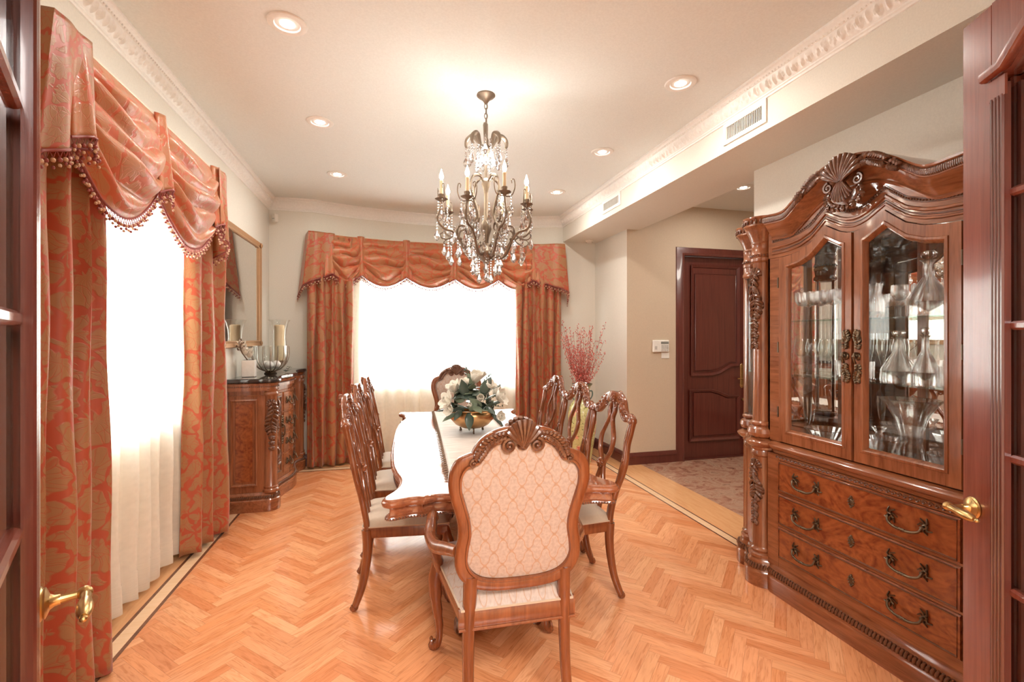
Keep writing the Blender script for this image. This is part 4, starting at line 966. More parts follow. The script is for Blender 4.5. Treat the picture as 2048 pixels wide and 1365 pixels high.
mb.sweep([(-.10, .103), (-.002, .103), (-.006, .138), (-.016, .150), (-.022, .156), (-.10, .156)], sbp)
b_ = mb.build('base', M_cherryH, sbd, 30)
mb = MB(); gadroon_path(mb, sbp, .121, .024, .0065, .016, .0); mb.build('gadroon_moulding', M_carve, b_, 60)
mb = MB(); mb.sweep([(-.06, .15), (-.030, .15), (-.030, 1.055), (-.06, 1.055)], sbp); mb.prism([(x-.01 if x > -1.3 else x, y) for x, y in sbp], 1.02, 1.085, M=lambda u, v, w: (u, v, w))
mb.build('body', M_cherry, sbd, 30)
mb = MB(); mb.sweep([(-.05, 1.035), (-.022, 1.038), (-.016, 1.05), (-.006, 1.062), (-.002, 1.075), (.004, 1.085), (-.05, 1.085)], sbp)
mb.sweep([(-.05, .972), (-.024, .974), (-.022, .984), (-.05, .986)], sbp)
cm_ = mb.build('top_moulding', M_cherryH, sbd, 30)
mb = MB(); beads(mb, [(x, y, 1.056) for x, y in sbp], .016, .0055); mb.build('bead_trim', M_carve, cm_, 60)
mb = MB(); o1 = [(x, y, 0) for x, y in sbp]
def sbring(off, z):
    out = []; N = len(sbp)
    for i in range(N):
        a, b, c = V(sbp[max(i-1, 0)]), V(sbp[i]), V(sbp[min(i+1, N-1)]); t = (c-a).normalized(); out.append((b.x+t.y*off, b.y-t.x*off, z))
    return out
mb.loft([sbring(.010, 1.088), sbring(.018, 1.094), sbring(.020, 1.106), sbring(.017, 1.118), sbring(.008, 1.124), sbring(-.004, 1.124)]); mb.build('granite_top', M_granite, sbd, 30)
for sg in (-1, 1):     # corner columns with acanthus drops
    cy = YM+sg*(YM-4.447); c = (-1.005, cy, 0)
    mb = MB(); mb.lathe([(.066, .156), (.066, .175), (.056, .185), (.060, .20), (.052, .21), (.050, .97), (.058, .98), (.058, 1.0), (.050, 1.01), (.062, 1.035)], 28, c)
    co = mb.build('corner_column', M_cherry, sbd, 40)
    an = R(-72) if sg < 0 else R(40)
    rr = .052; Mc = lambda u, v, w, an=an, c=c: (c[0]+(rr+w)*cos(an+u/rr), c[1]+(rr+w)*sin(an+u/rr), v)
    mb = MB(); shell(mb, (0, .90), .045, Mc, 7, 10, 170, deep=.25); acanthus(mb, [(0, .93), (.012, .84), (-.004, .74), (0, .66)], .042, Mc, 9, .008, .005)
    volute(mb, (-.014, .90), .018, 0, 1.2, 1, Mc, .006, .008)
    for z in (.62, .575, .53): mb.ball((0, z, .008), .017, 8, 6, M=Mc, sc=(1, 1.2, .7)); shell(mb, (0, z+.01), .028, Mc, 5, 200, 340, deep=.3)
    mb.build('acanthus_carving', M_carve, co, 50)
# side panel
Ms = lambda u, v, w=0: (u, 4.415-w, v)
mb = MB(); rect = [(-1.305, .215), (-1.105, .215), (-1.105, .945), (-1.305, .945)]
mb.sweep([(.0, 0), (.004, .010), (-.006, .014), (-.016, .006), (-.018, 0)], rect, closed=True, M=lambda x, y, z: Ms(x, y, z)); mb.build('side_panel', M_cherry, sbd, 30)
mb = MB(); mb.prism([(-1.27, .25), (-1.14, .25), (-1.14, .91), (-1.27, .91)], -.001, .005, Ms, bev=.003); mb.build('side_panel_field', M_burl, sbd, 20)
# doors and drawers on the serpentine front
def curved_panel(mb, y0, y1, z0, z1, w0, w1, inset=.006):
    ny = 10; vs = []
    for k in range(ny+1):
        y = lerp(y0, y1, k/ny); yi = lerp(y0+inset, y1-inset, k/ny)
        vs.append([F(y, z0, w0), F(yi, z0+inset, w1), F(yi, z1-inset, w1), F(y, z1, w0)])
    mb.loft(vs, True, closed=True)
for y0, y1, hs in ((4.565, 4.86, 1), (5.31, 5.605, -1)):
    mb = MB(); curved_panel(mb, y0, y1, .185, .96, -.002, .008); d = mb.build('cabinet_door', M_cherry, sbd, 30)
    mb = MB()
    for (a, b_2) in (((y0+.04, .225), (y1-.04, .225)), ((y1-.04, .225), (y1-.04, .92)), ((y1-.04, .92), (y0+.04, .92)), ((y0+.04, .92), (y0+.04, .225))):
        mb.tube([F(lerp(a[0], b_2[0], k/8), lerp(a[1], b_2[1], k/8), .010) for k in range(9)], .008, 6)
    mb.build('panel_moulding', M_carve, d, 60)
    mb = MB(); Md = lambda u, v, w=0, y0=y0, y1=y1: F((y0+y1)/2+u, v, .008+w)
    for zc, sg in ((.80, 1), (.57, -1), (.35, 1)):
        acanthus(mb, [(-.05*sg, zc-.11), (.02*sg, zc-.05), (.03*sg, zc+.03), (-.04*sg, zc+.09)], .05, Md, 8, .008, .004)
        volute(mb, (.035*sg, zc-.02), .035, 0, 1.3, sg, Md, .008, .006); volute(mb, (-.045*sg, zc+.075), .028, pi/2, 1.3, -sg, Md, .007, .006)
    mb.build('scroll_carving', M_carve, d, 50)
    hy = y1-.018 if hs > 0 else y0+.018
    mb = MB(); Mh = lambda u, v, w=0, hy=hy: F(hy+u, v, .009+w)
    acanthus(mb, [(0, .62), (0, .68), (0, .74)], .018, Mh, 5, .005, .002); acanthus(mb, [(0, .58), (0, .53), (0, .47)], .018, Mh, 5, .005, .002); mb.tube(crv([(0, .655, .0), (0, .648, .022), (0, .60, .028), (0, .552, .022), (0, .545, 0)], 4), .006, 8, M=Mh)
    mb.build('door_pull', M_bronze, d, 50)
for i in range(4):
    z0, z1 = .185+i*.195, .185+i*.195+.187
    mb = MB(); curved_panel(mb, 4.875, 5.295, z0, z1, -.002, .010, .007); d = mb.build('drawer', M_cherryH, sbd, 30)
    for yy in (4.965, 5.205):
        mb = MB(); bail_pull(mb, (0, (z0+z1)/2+.01), .07, lambda u, v, w=0, yy=yy: F(yy+u, v, .010+w)); mb.build('drawer_pull', M_bronze, d, 50)
# ---- wall mirror
mr = thing('wall_mirror', 'large rectangular wall mirror in a slim gilded wood frame above the sideboard', 'mirror', (XL, 4.78, 1.385))
M_gilt = mat_plain('gilt_wood', (.50, .30, .16), .38, .3, bscale=30, bump=.3)
hw, H = .585, 1.06
mb = MB(); path = [(-hw+.055, .055), (hw-.055, .055), (hw-.055, H-.055), (-hw+.055, H-.055)]
mb.sweep([(-.004, .004), (-.002, .020), (.006, .026), (.016, .022), (.038, .030), (.050, .034), (.056, .024), (.056, 0), (-.004, 0)], path, closed=True, M=lambda x, y, z: (z, x, y)); mb.build('mirror_frame', M_gilt, mr, 30)
MB().box(.004, -hw+.05, .05, .010, hw-.05, H-.05).build('mirror_glass', M_mirror, mr, 0)
mb = MB()
for sy in (-1, 1):
    for z in (.028, H-.028):
        for k in range(8): a = 2*pi*k/8; mb.ball((.036, sy*(hw-.028)+.016*cos(a), z+.016*sin(a)), .009, 6, 5)
        mb.ball((.040, sy*(hw-.028), z), .010, 8, 6)
mb.build('corner_rosettes', M_gilt, mr, 60)
# ---- on the sideboard
ZT = 1.1245
t = thing('hurricane_vase', 'tall flared glass hurricane vase holding a cream pillar candle, behind the wire bowl', 'candle holder', (-1.115, 5.29, ZT))
pr = [(.001, .004), (.058, .004), (.060, .012), (.030, .022), (.014, .045), (.018, .075), (.050, .10), (.072, .15), (.070, .25), (.062, .35), (.068, .43), (.088, .50), (.108, .528), (.106, .530), (.085, .502), (.065, .43), (.059, .35), (.067, .25), (.069, .15), (.048, .104), (.001, .09)]
MB().lathe(pr, 36).build('glass_shade', M_glass, t, 60)
MB().lathe([(.0, .112), (.045, .112), (.048, .13), (.048, .47), (.040, .478), (0, .474)], 28).build('pillar_candle', M_wax, t, 40)
MB().tube([(0, 0, .472), (.001, 0, .486)], .0015, 5).build('wick', M_black, t)
MB().lathe([(0, .090), (.035, .092), (.048, .104), (.046, .112), (0, .113)], 24).build('candle_cup', M_bronze, t, 40)
t = thing('wire_bowl', 'rounded clear glass bowl held in a basket of bronze wire ribs', 'bowl', (-1.13, 4.99, ZT))
bp = [(.0, .030), (.045, .032), (.10, .062), (.142, .12), (.156, .19), (.156, .27), (.153, .27), (.152, .19), (.138, .124), (.097, .067), (.043, .038), (0, .036)]
MB().lathe(bp, 40).build('glass_bowl', M_glass, t, 60)
mb = MB(); mb.lathe([(0, 0), (.055, 0), (.058, .006), (.05, .012), (.04, .022), (.045, .03), (0, .03)], 28); mb.build('bowl_foot', M_bronze, t, 40)
for k in range(16):
    a = 2*pi*(k+.5)/16; mb = MB(); mb.tube(crv([(.04*cos(a), .04*sin(a), .022), (.10*cos(a), .10*sin(a), .052), (.148*cos(a), .148*sin(a), .115), (.164*cos(a), .164*sin(a), .19), (.162*cos(a), .162*sin(a), .262)], 5), lambda q: .0042*(1.1-.4*q), 6); mb.build('wire_rib', M_chandm, t, 60)
M_wball = mat_plain('white_glass_ball', (.9, .88, .86), .08, coat=.5)
balls = [(-.05, .03, .052), (.048, .04, .052), (.0, -.06, .052)]
for i, (x, y, z) in enumerate(balls):
    tag(MB().ball((0, 0, 0), .040, 20, 14).build('decorative_ball', M_wball, None, 60, (-1.13+x*.9, 4.99+y*.9, ZT+z+.033)), 'small shiny white ball lying inside the wire ribbed glass bowl', 'ball', 'white balls in the glass bowl')
t = thing('square_vase', 'small square white ceramic vase on the near end of the sideboard', 'vase', (-1.225, 4.64, ZT), R(6))
MB().bbox(-.052, -.052, 0, .052, .052, .148, .004).build('vase_body', mat_plain('white_ceramic', (.82, .76, .70), .3), t)
MB().box(-.042, -.042, .1481, .042, .042, .1485).build('vase_opening', M_black, t, 0)
M_petal = mat_plain('white_petal', (.86, .80, .70), .5, sheen=.3, bscale=20)
M_twig = mat_plain('brown_twig', (.14, .085, .05), .7)
t = thing('blossom_branch', 'white blossom branch leaning left out of the square white vase', 'branch', (-1.225, 4.64, ZT+.13))
mb = MB(); br = crv([(.0, 0, 0), (-.02, -.05, .05), (-.035, -.10, .10), (-.03, -.15, .16), (-.03, -.19, .215)], 6); mb.tube(br, lambda q: .005*(1.2-q), 6)
rnd = random.Random(4)
for k in range(9):
    p = V(br[12+k if 12+k < len(br) else -1]); d = V((rnd.uniform(-1, 1), rnd.uniform(-1, .3), rnd.uniform(0, 1))).normalized()*.035; mb.tube([p, p+d*.6, p+d+V((0, 0, .005))], .0018, 4); mb.ball(p+d, .0055, 6, 4, sc=(1, 1, 1.5))
mb.build('twig', M_twig, t)
def petal(mb, base, d, up, L_, Wd, cup=.35, nu=6, nv=8, blunt=0):
    d = V(d).normalized(); up = V(up); up = (up-d*up.dot(d)).normalized(); sd = d.cross(up)
    def fn(u, v):
        wv = Wd*(sin(pi*(.05+.93*v)**1.15)**.62 if blunt else sin(pi*min(1, .08+v*.92)**.8)*(1 if v < 1 else 0)); x = (2*u-1)*wv/2
        return tuple(V(base)+d*(L_*v)+sd*x+up*(cup*L_*v*v*.7+cup*1.2*abs(x)*abs(x)/max(Wd, 1e-4)*1.6))
    mb.grid(fn, nu, nv)
for (a, b, c) in ((-.02, -.05, .06), (-.03, -.075, .10), (-.03, -.10, .135), (.01, -.02, .04), (.0, .0, .07)):
    mb = MB()
    for k in range(6): an = 2*pi*k/6; petal(mb, (a, b, c), (cos(an)*.8, sin(an)*.8-.3, .7), (-cos(an), -sin(an), .5), .070, .046, .4)
    mb.build('blossom', M_petal, t, 60)
t = thing('green_sprig', 'small dark green leafy sprig lying beside the wire bowl', 'sprig', (-1.02, 5.19, ZT+.004))
M_leaf = mat_plain('dark_green_leaf', (.045, .085, .05), .35, bscale=30)
mb = MB(); mb.tube(crv([(0, -.09, .003), (.01, -.03, .01), (0, .03, .02), (.01, .08, .045)], 4), .0025, 5); mb.build('stem', M_twig, t)
for k in range(9):
    mb = MB(); y = -.08+k*.02; an = (k % 2*2-1)*1.1+.2; petal(mb, (0.004, y, .008+max(0, y)*.4), (sin(an), .5, .35), (0, 0, 1), .04, .022, -.2); mb.build('leaf', M_leaf, t, 60)
# ================================================================ CHINA CABINET
XC, YC = 2.127, 1.79
CM = lambda u, z, w=0: (XC-w, YC-u, z)
cab = thing('china_cabinet', 'large carved cherry china cabinet with two glass doors and shell crest', 'cabinet', (0, 0, 0))
C1 = (-.60, -.055); C2 = (-.815, -.185)
def cab_path(r):
    a = [(-.93, -.495), (-.93, -.24)]
    a += [(C2[0]+r*1.05*cos(R(q)), C2[1]+r*1.05*sin(R(q))) for q in range(172, 60, -14)]
    a += [(C1[0]+r*cos(R(q)), C1[1]+r*sin(R(q))) for q in range(162, 12, -15)]
    a += [(-.485, 0)]
    full = a+[(-u, w) for u, w in a[::-1]]
    return [(XC-w, YC-u) for u, w in full]
cp = cab_path(.098)
mb = MB()
mb.sweep([(-.12, 0), (0, 0), (.002, .012), (.002, .085), (-.004, .094), (-.006, .100), (-.12, .100)], cp)
mb.sweep([(-.12, .100), (-.010, .100), (-.014, .135), (-.022, .150), (-.028, .160), (-.030, .170), (-.12, .170)], cp)
b_ = mb.build('plinth', M_cherryH, cab, 30)
mb = MB(); gadroon_path(mb, cp, .117, .034, .0075, .017, -.008); mb.build('gadroon_moulding', M_carve, b_, 60)
mb = MB()
mb.sweep([(-.12, .80), (-.040, .80), (-.034, .806), (-.034, .818), (-.018, .826), (-.008, .836), (-.002, .846), (-.002, .852), (-.010, .860), (-.022, .866), (-.034, .874), (-.12, .876)], cp)
w_ = mb.build('waist_moulding', M_cherryH, cab, 30)
mb = MB()
for k in range(38):
    u = -.46+k*.0249; s_ = [(p[0], p[1], .004) for p in spiral((u, .787), .011, 0, 1.15, 9, 1)]; mb.tube(s_, .0032, 5, M=lambda a, b, w: CM(a, b, -.030+w))
mb.build('carved_band', M_carve, w_, 60)
# carcase
mb = MB()
for sg in (-1, 1):
    mb.box(sg*.93, .16, -.49, sg*.905, .90, -.20, lambda u, z, w: CM(u, z, w)); mb.box(sg*.93, 1.98, -.49, sg*.905, 2.10, -.20, lambda u, z, w: CM(u, z, w)); mb.box(sg*.93, .90, -.49, sg*.905, 1.98, -.44, lambda u, z, w: CM(u, z, w)); mb.box(sg*.93, .90, -.25, sg*.905, 1.98, -.20, lambda u, z, w: CM(u, z, w))
mb.box(-.92, .16, -.495, .92, 2.12, -.485, lambda u, z, w: CM(u, z, w)); fp_ = [(-.92, -.49), (-.92, -.23), (-.87, -.17), (-.79, -.15), (-.66, -.08), (-.52, -.06), (.52, -.06), (.66, -.08), (.79, -.15), (.87, -.17), (.92, -.23), (.92, -.49)]
for z0, z1 in ((.862, .885), (2.09, 2.13)): mb.prism(fp_, z0, z1, lambda u, w, z: CM(u, z, w))
mb.box(-.52, .16, -.49, .52, .80, -.066, lambda u, z, w: CM(u, z, w))
for sg in (-1, 1): mb.add([CM(sg*a, z, w) for a, w in ((.92, -.22), (.80, -.12), (.60, -.07), (.50, -.05), (.50, -.49), (.92, -.49)) for z in (.16, .86)], [(0, 2, 3, 1), (2, 4, 5, 3), (4, 6, 7, 5), (6, 8, 9, 7), (8, 10, 11, 9), (10, 0, 1, 11), (0, 10, 8, 6, 4, 2), (1, 3, 5, 7, 9, 11)])
mb.build('carcase', M_cherry, cab, 20)
mb = MB(); mb.box(-.88, .89, -.480, .88, 2.085, -.476, lambda u, z, w: CM(u, z, w)); mb.build('mirror_back', M_mirror, cab, 0)
mb = MB()
for u in (-.44, 0, .44): mb.box(u-.02, .885, -.476, u+.02, 2.09, -.466, lambda a, z, w: CM(a, z, w))
mb.build('back_stiles', M_cherry, cab, 0)
mb = MB()
for sg in (-1, 1): mb.box(sg*.920, .90, -.44, sg*.916, 1.98, -.25, lambda u, z, w: CM(u, z, w))
mb.build('side_glass', M_pane, cab, 0)
for u in (-.35, .35):
    MB().lathe([(0, 2.082), (.03, 2.082), (.034, 2.088), (.034, 2.09)], 20, CM(u, 0, -.27)).build('puck_lamp', M_white, cab, 40)
    pass
# columns
for su in (-1, 1):
    for (cu, cw), nm in ((C1, 'front_column'), (C2, 'rear_column')):
        c = CM(su*-cu if su > 0 else cu, 0, cw); c = CM(cu if su < 0 else -cu, 0, cw); front = nm == 'front_column'
        mb = MB(); mb.lathe([(.078, .165), (.078, .18), (.066, .19), (.072, .205), (.060, .215), (.056, .225), (.056, .76), (.064, .77), (.064, .785), (.058, .80)], 32, c)
        mb.lathe([(.058, .872), (.078, .885), (.086, .905), (.080, .93), (.062, .945), (.070, .955), (.070, .965), (.060, .975)], 32, c)
        if front: mb.lathe([(.056, .975), (.053, 1.2), (.053, 1.93)], 32, c)
        else:
            mb.build('rear_column_pedestal', M_cherry, cab, 35); mb = MB(); mb.lathe([(.058, 1.86), (.070, 1.87), (.070, 1.885), (.060, 1.90), (.064, 1.93)], 32, c)
        mb.lathe([(.056, 1.925), (.066, 1.935), (.068, 1.95), (.060, 1.96), (.068, 1.975), (.062, 1.985), (.060, 2.03), (.066, 2.04), (.062, 2.05), (.070, 2.075), (.085, 2.11), (.100, 2.135), (.108, 2.14), (.108, 2.148)], 36, c)
        mb.lathe([(.100, 2.148), (.104, 2.175), (.112, 2.185), (.112, 2.192), (0, 2.192)], 36, c)
        col = mb.build(nm, M_cherry, cab, 35)
        mb = MB(); mb2 = MB()
        for k in range(26):
            a = 2*pi*k/26; mb.ball((c[0]+.108*cos(a), c[1]+.108*sin(a), 2.162), .010, 6, 5, sc=(.7, .7, 1.25)); mb2.ball((c[0]+.066*cos(a), c[1]+.066*sin(a), 1.967), .0055, 5, 4)
        mb.build('egg_moulding', M_carve, col, 60); mb2.build('bead_ring', M_carve, col, 60)
        if front:
            an = pi; rr = .054; Mc = lambda u, v, w, c=c, an=an, su=su: (c[0]+(rr+w)*cos(an-u/rr), c[1]+(rr+w)*sin(an-u/rr), v)
            for zt, hh in ((1.895, .50), (.745, .40)):
                mb = MB(); shell(mb, (0, zt-.05), .050, Mc, 7, 15, 165, deep=.2); acanthus(mb, [(0, zt-.03), (.014, zt-hh*.25), (-.006, zt-hh*.45), (0, zt-hh*.58)], .040, Mc, 10, .0075, .004)
                volute(mb, (.012, zt-.075), .018, 0, 1.2, 1, Mc, .006, .007)
                for q in (.66, .78, .90): mb.ball((0, zt-hh*q, .005), .012, 8, 6, M=Mc, sc=(1, 1.2, .7)); acanthus(mb, [(0, zt-hh*(q-.06)), (0, zt-hh*(q+.07))], .022, Mc, 3, .006, .003)
                mb.build('acanthus_carving', M_carve, col, 50)
        else:
            mb = MB(); mb.lathe([(.060, .975), (.060, 1.86)], 24, c); mb.lathe([(.057, 1.86), (.057, .975)], 24, c); mb.build('curved_glass', M_pane, col, 60)
            mb = MB()
            for a in (pi*.5*1, pi*1.5): mb.tube([(c[0]+.058*cos(a), c[1]+.058*sin(a), .97), (c[0]+.058*cos(a), c[1]+.058*sin(a), 1.87)], .008, 6)
            mb.build('glass_bars', M_cherry, col)
    # canted filler between the columns above and below
    a, b2 = CM(su*abs(C1[0]), 0, C1[1]), CM(su*abs(C2[0]), 0, C2[1])
    mb = MB(); d = V((b2[0]-a[0], b2[1]-a[1])); 
    mb.box(su*.50, .165, -.10, su*.56, 2.10, -.06, lambda u, z, w: CM(u, z, w)) if su > 0 else mb.box(-.56, .165, -.10, -.50, 2.10, -.06, lambda u, z, w: CM(u, z, w))
    mb.build('canted_stile', M_cherry, cab, 0)
# drawers
for i, zc_ in enumerate((.304, .493, .682)):
    pu = .447; M = lambda u, v, w=0: CM(u, v, -.040+w); h = .088
    mb = MB(); poly = [(-pu, zc_-h), (pu, zc_-h), (pu, zc_+h), (-pu, zc_+h)]
    mb.prism(poly, -.02, .022, M, bev=.006); d = mb.build('drawer', M_burl, cab, 20)
    mb = MB(); q = [(-pu+.010, zc_-h+.010), (pu-.010, zc_-h+.010), (pu-.010, zc_+h-.010), (-pu+.010, zc_+h-.010)]; mb.tube([(a, b, .022) for a, b in q+[q[0]]][:-1], .004, 6, M=M, closed=True); mb.build('cockbead', M_carve, d, 60)
    for u in (-.255, .255):
        mb = MB(); bail_pull(mb, (u, zc_+.010), .140, lambda a, b, w=0, M=M: M(a, b, .022+w)); mb.build('drawer_pull', M_bronze, d, 50)
    mb = MB(); escutcheon(mb, (0, zc_+.002), .05, lambda a, b, w=0, M=M: M(a, b, .022+w)); mb.build('escutcheon', M_bronze, d, 60)
mb = MB()   # face frame of the drawer case
M = lambda u, v, w=0: CM(u, v, -.045+w)
mb.box(-.448, .155, -.04, .448, .20, -.002, lambda u, v, w: M(u, v, w))
for z0, z1 in ((.165, .214), (.393, .404), (.582, .593), (.772, .80)): mb.box(-.449, z0, -.019, .449, z1, .017, lambda u, v, w: M(u, v, w))
for u0, u1 in ((-.53, -.45), (.45, .53)): mb.box(u0, .150, -.02, u1, .802, .018, lambda u, v, w: M(u, v, w))
mb.build('drawer_frame', M_cherryH, cab, 0)
MB().box(-.012, .885, -.075, .012, 2.02, -.066, lambda u, z, w: CM(u, z, w)).build('door_gap_shade', M_black, cab, 0)  # black strip added as painted shadow in the seam between the glazed doors
# glazed doors
tp = [(.0, 1.985), (.03, 1.988), (.07, 2.002), (.11, 2.026), (.150, 2.050), (.151, 2.050), (.185, 2.020), (.24, 1.975), (.31, 1.947), (.38, 1.936), (.45, 1.933)]
def topz(u, off=0):
    a = abs(u)
    for p, q in zip(tp, tp[1:]):
        if p[0] <= a <= q[0]: return lerp(p[1], q[1], (a-p[0])/max(1e-9, q[0]-p[0]))+off
    return 1.933+off
def cusp(u0, u1, off, n=36):
    us = sorted(set([lerp(u0, u1, i/n) for i in range(n+1)]+[q for q in (-.15, .15) if min(u0, u1) < q < max(u0, u1)]), reverse=u1 < u0)
    return [(u, topz(u, off)) for u in us]
for sg in (-1, 1):
    M = lambda u, v, w=0, sg=sg: CM(sg*u, v, -.045+w)
    o0, o1, g0, g1, zb, zg = .007, .447, .056, .388, .882, .948
    pz = lambda u, off: topz(u, off)
    mb = MB()
    mb.prism([(o0, zb), (g0, zb)]+[(u, z) for u, z in cusp(g0, o0, 0, 4)], -.012, .020, M)
    mb.prism([(g1, zb), (o1, zb)]+[(u, z) for u, z in cusp(o1, g1, 0, 4)], -.012, .020, M)
    mb.prism([(g0, zb), (g1, zb), (g1, zg), (g0, zg)], -.012, .020, M)
    mb.prism([(u, z) for u, z in cusp(g0, g1, -.066)]+[(u, z) for u, z in cusp(g1, g0, 0)], -.012, .020, M)
    d = mb.build('glazed_door', M_cherry, cab, 20)
    op = [(g0, zg), (g1, zg)]+cusp(g1, g0, -.066, 30); 
    mb = MB(); mb.sweep([(-.002, .020), (.004, .026), (.014, .025), (.018, .018), (-.010, .002)], op, closed=True, M=lambda x, y, z, M=M: M(x, y, z)); mb.build('opening_moulding', M_cherry, d, 40)
    mb = MB(); mb.prism([(g0-.006, zg-.006), (g1+.006, zg-.006)]+cusp(g1+.006, g0-.006, -.060, 24), -.002, .003, M); mb.build('door_glass', M_pane, d, 0)
    mb = MB(); hx = .030; Mh = lambda u, v, w=0, M=M: M(hx+u, v, .020+w)
    for q in (1, -1): acanthus(mb, [(0, 1.385+q*.035), (.004, 1.385+q*.065), (-.004, 1.385+q*.095), (0, 1.385+q*.122)], .015, Mh, 8, .0055, .003); volute(mb, (0, 1.385+q*.075), .012, 0, 1.1, 1, Mh, .0045, .006)
    mb.ball((0, 1.385, .004), .016, 8, 6, M=Mh, sc=(1, 1.2, .6)); mb.tube(crv([(0, 1.40, .004), (0, 1.40, .024), (0, 1.385, .030), (0, 1.362, .026), (0, 1.355, .018)], 4), .0055, 8, M=Mh); mb.ball((0, 1.385, .028), .010, 8, 6, M=Mh)
    mb.build('door_pull', M_bronze, d, 50)
    mb = MB()
    for z in (1.05, 1.42, 1.79): mb.tube([(o1+.004, z-.03, .020), (o1+.004, z+.03, .020)], .005, 8, M=M)
    mb.build('hinges', M_bronze, d)
# arched frieze, cusped mouldings, bead line and cornice
ct = crv([(0, 2.30), (.06, 2.303), (.12, 2.290), (.18, 2.262), (.24, 2.225), (.30, 2.180), (.345, 2.150), (.39, 2.142), (.45, 2.146), (.50, 2.15)], 4)
ctf = [(-u, z) for u, z in ct[::-1]][:-1]+ct
mb = MB(); M = lambda u, v, w=0: CM(u, v, -.045+w)
mb.prism([(u, z) for u, z in cusp(-.447, .447, .004, 60)]+[(.52, 1.937), (.52, .875), (.53, .875), (.53, 2.15)]+ctf[::-1]+[(-.53, 2.15), (-.53, .875), (-.52, .875), (-.52, 1.937)], -.02, .012, M)
for u0, u1 in ((-.53, -.449), (.449, .53)): mb.prism([(u0, .876), (u1, .876), (u1, 1.94), (u0, 1.94)], -.02, .012, M)
fz = mb.build('frieze', M_cherryH, cab, 20)
for off, r_, nm in ((.030, .007, M_cherryH), (.046, .0035, M_carve), (.066, .009, M_cherryH), (.098, .0035, M_carve), (.112, .0035, M_carve)):
    mb = MB(); c_ = cusp(-.50, .50, off, 60); mb.tube([(u, z, .012) for u, z in c_], r_, 6, M=M); mb.build('cusped_moulding', nm, fz, 60)
mb = MB(); beads(mb, [M(u, z, .014) for u, z in cusp(-.50, .50, .105, 60)], .0125, .0052); mb.build('bead_moulding', M_carve, fz, 60)
mb = MB(); rings = []
prf = [(-.035, -.075), (.018, -.075), (.022, -.066), (.016, -.058), (.030, -.042), (.048, -.018), (.062, .004), (.074, .012), (.074, .018), (.066, .022), (.072, .046), (.082, .054), (.084, .062), (-.035, .062)]
for u, z in ctf: rings.append([CM(u, z-.03+b, -.045+a) for a, b in prf])
mb.loft(rings); cn = mb.build('cornice', M_cherryH, cab, 35)
mb = MB(); mb2 = MB()
for i in range(len(ctf)-1):
    for q in (.0, .5):
        u, z = lerp(ctf[i][0], ctf[i+1][0], q), lerp(ctf[i][1], ctf[i+1][1], q)
        if abs(u) > .13: (mb if u > 0 else mb2).ball(CM(u, z+.004, -.045+.073), .0135, 7, 6, sc=(.75, .62, 1.3))
mb.build('egg_moulding', M_carve, cn, 60); mb2.build('egg_moulding', M_carve, cn, 60)
mb = MB(); mb.prism([(u, z+.028) for u, z in ctf]+[(.5, 2.10), (-.5, 2.10)], -.40, -.03, M); mb.build('hood_top', M_cherryH, cab, 20)
mb = MB(); Mc = lambda u, v, w=0: CM(u, v, .030+w)
shell(mb, (0, 2.215), .135, Mc, 11, 30, 150, deep=.42); shell(mb, (0, 2.240), .115, Mc, 9, 238, 302, deep=.40); cr_ = mb.build('shell_crest', M_carve, cn, 60)
mb = MB()
for sg in (-1, 1):
    volute(mb, (sg*.076, 2.212), .026, pi/2, 1.5, -sg, Mc, .0075, .006)
    acanthus(mb, [(sg*.075, 2.275), (sg*.12, 2.285), (sg*.18, 2.262), (sg*.26, 2.205)], .026, Mc, 15, .007, .012)
    acanthus(mb, [(sg*.07, 2.20), (sg*.085, 2.155), (sg*.06, 2.115), (.0, 2.095)], .018, Mc, 11, .0055, .0)
mb.build('leaf_carving', M_carve, cn, 60)
# glass shelves
for z in (1.262, 1.572):
    mb = MB(); mb.prism([(-.88, -.46), (.88, -.46), (.88, -.22), (.80, -.13), (.60, -.115), (-.60, -.115), (-.80, -.13), (-.88, -.22)], z-.008, z, M=lambda u, v, w: CM(u, w, v))
    mb.build('glass_shelf', M_pane2 if 'M_pane2' in globals() else (M_pane2 := mat_pane('shelf_glass', (.86, .95, .91))), cab, 0)
# ================================================================ GLASSWARE
def gthing(name, label, cat, parts, group):
    t = thing(name, label, cat, (0, 0, 0), 0, group)
    for pn, mb, m in parts: mb.build(pn, m, t, 60)
    return t
def L_(pr, n=20, flute=0, nf=12): return MB().lathe(pr, n, flute=flute, nf=nf)
FT = [(0, 0), (.030, 0), (.031, .002), (.012, .005), (.005, .010), (.004, .03), (.0055, .05), (.004, .070), (.006, .082)]
def goblet(): return gthing('goblet', '-', 'glass', [('stem', L_(FT), M_glass), ('bowl', L_([(.005, .082), (.022, .090), (.033, .110), (.036, .135), (.034, .160), (.032, .160), (.034, .135), (.031, .112), (.020, .094), (.0, .088)], 24, .03, 12), M_crystal)], 'cut goblets on the top glass shelf')
def wine(): return gthing('wine_glass', '-', 'glass', [('stem', L_([(0, 0), (.034, 0), (.034, .0015), (.008, .005), (.0035, .012), (.0035, .085), (.006, .095)]), M_glass), ('bowl', L_([(.005, .095), (.026, .108), (.039, .135), (.040, .160), (.031, .205), (.0295, .205), (.0385, .160), (.037, .136), (.024, .111), (0, .100)], 24), M_glass)], 'wine glasses on the middle glass shelf')
def flute_(): return gthing('champagne_flute', '-', 'glass', [('stem', L_([(0, 0), (.028, 0), (.028, .0015), (.006, .005), (.0035, .012), (.0035, .07), (.005, .08)]), M_glass), ('bowl', L_([(.004, .08), (.013, .10), (.021, .15), (.024, .235), (.0228, .235), (.0195, .15), (.0115, .103), (0, .09)], 20), M_glass)], 'champagne flutes on the middle glass shelf')
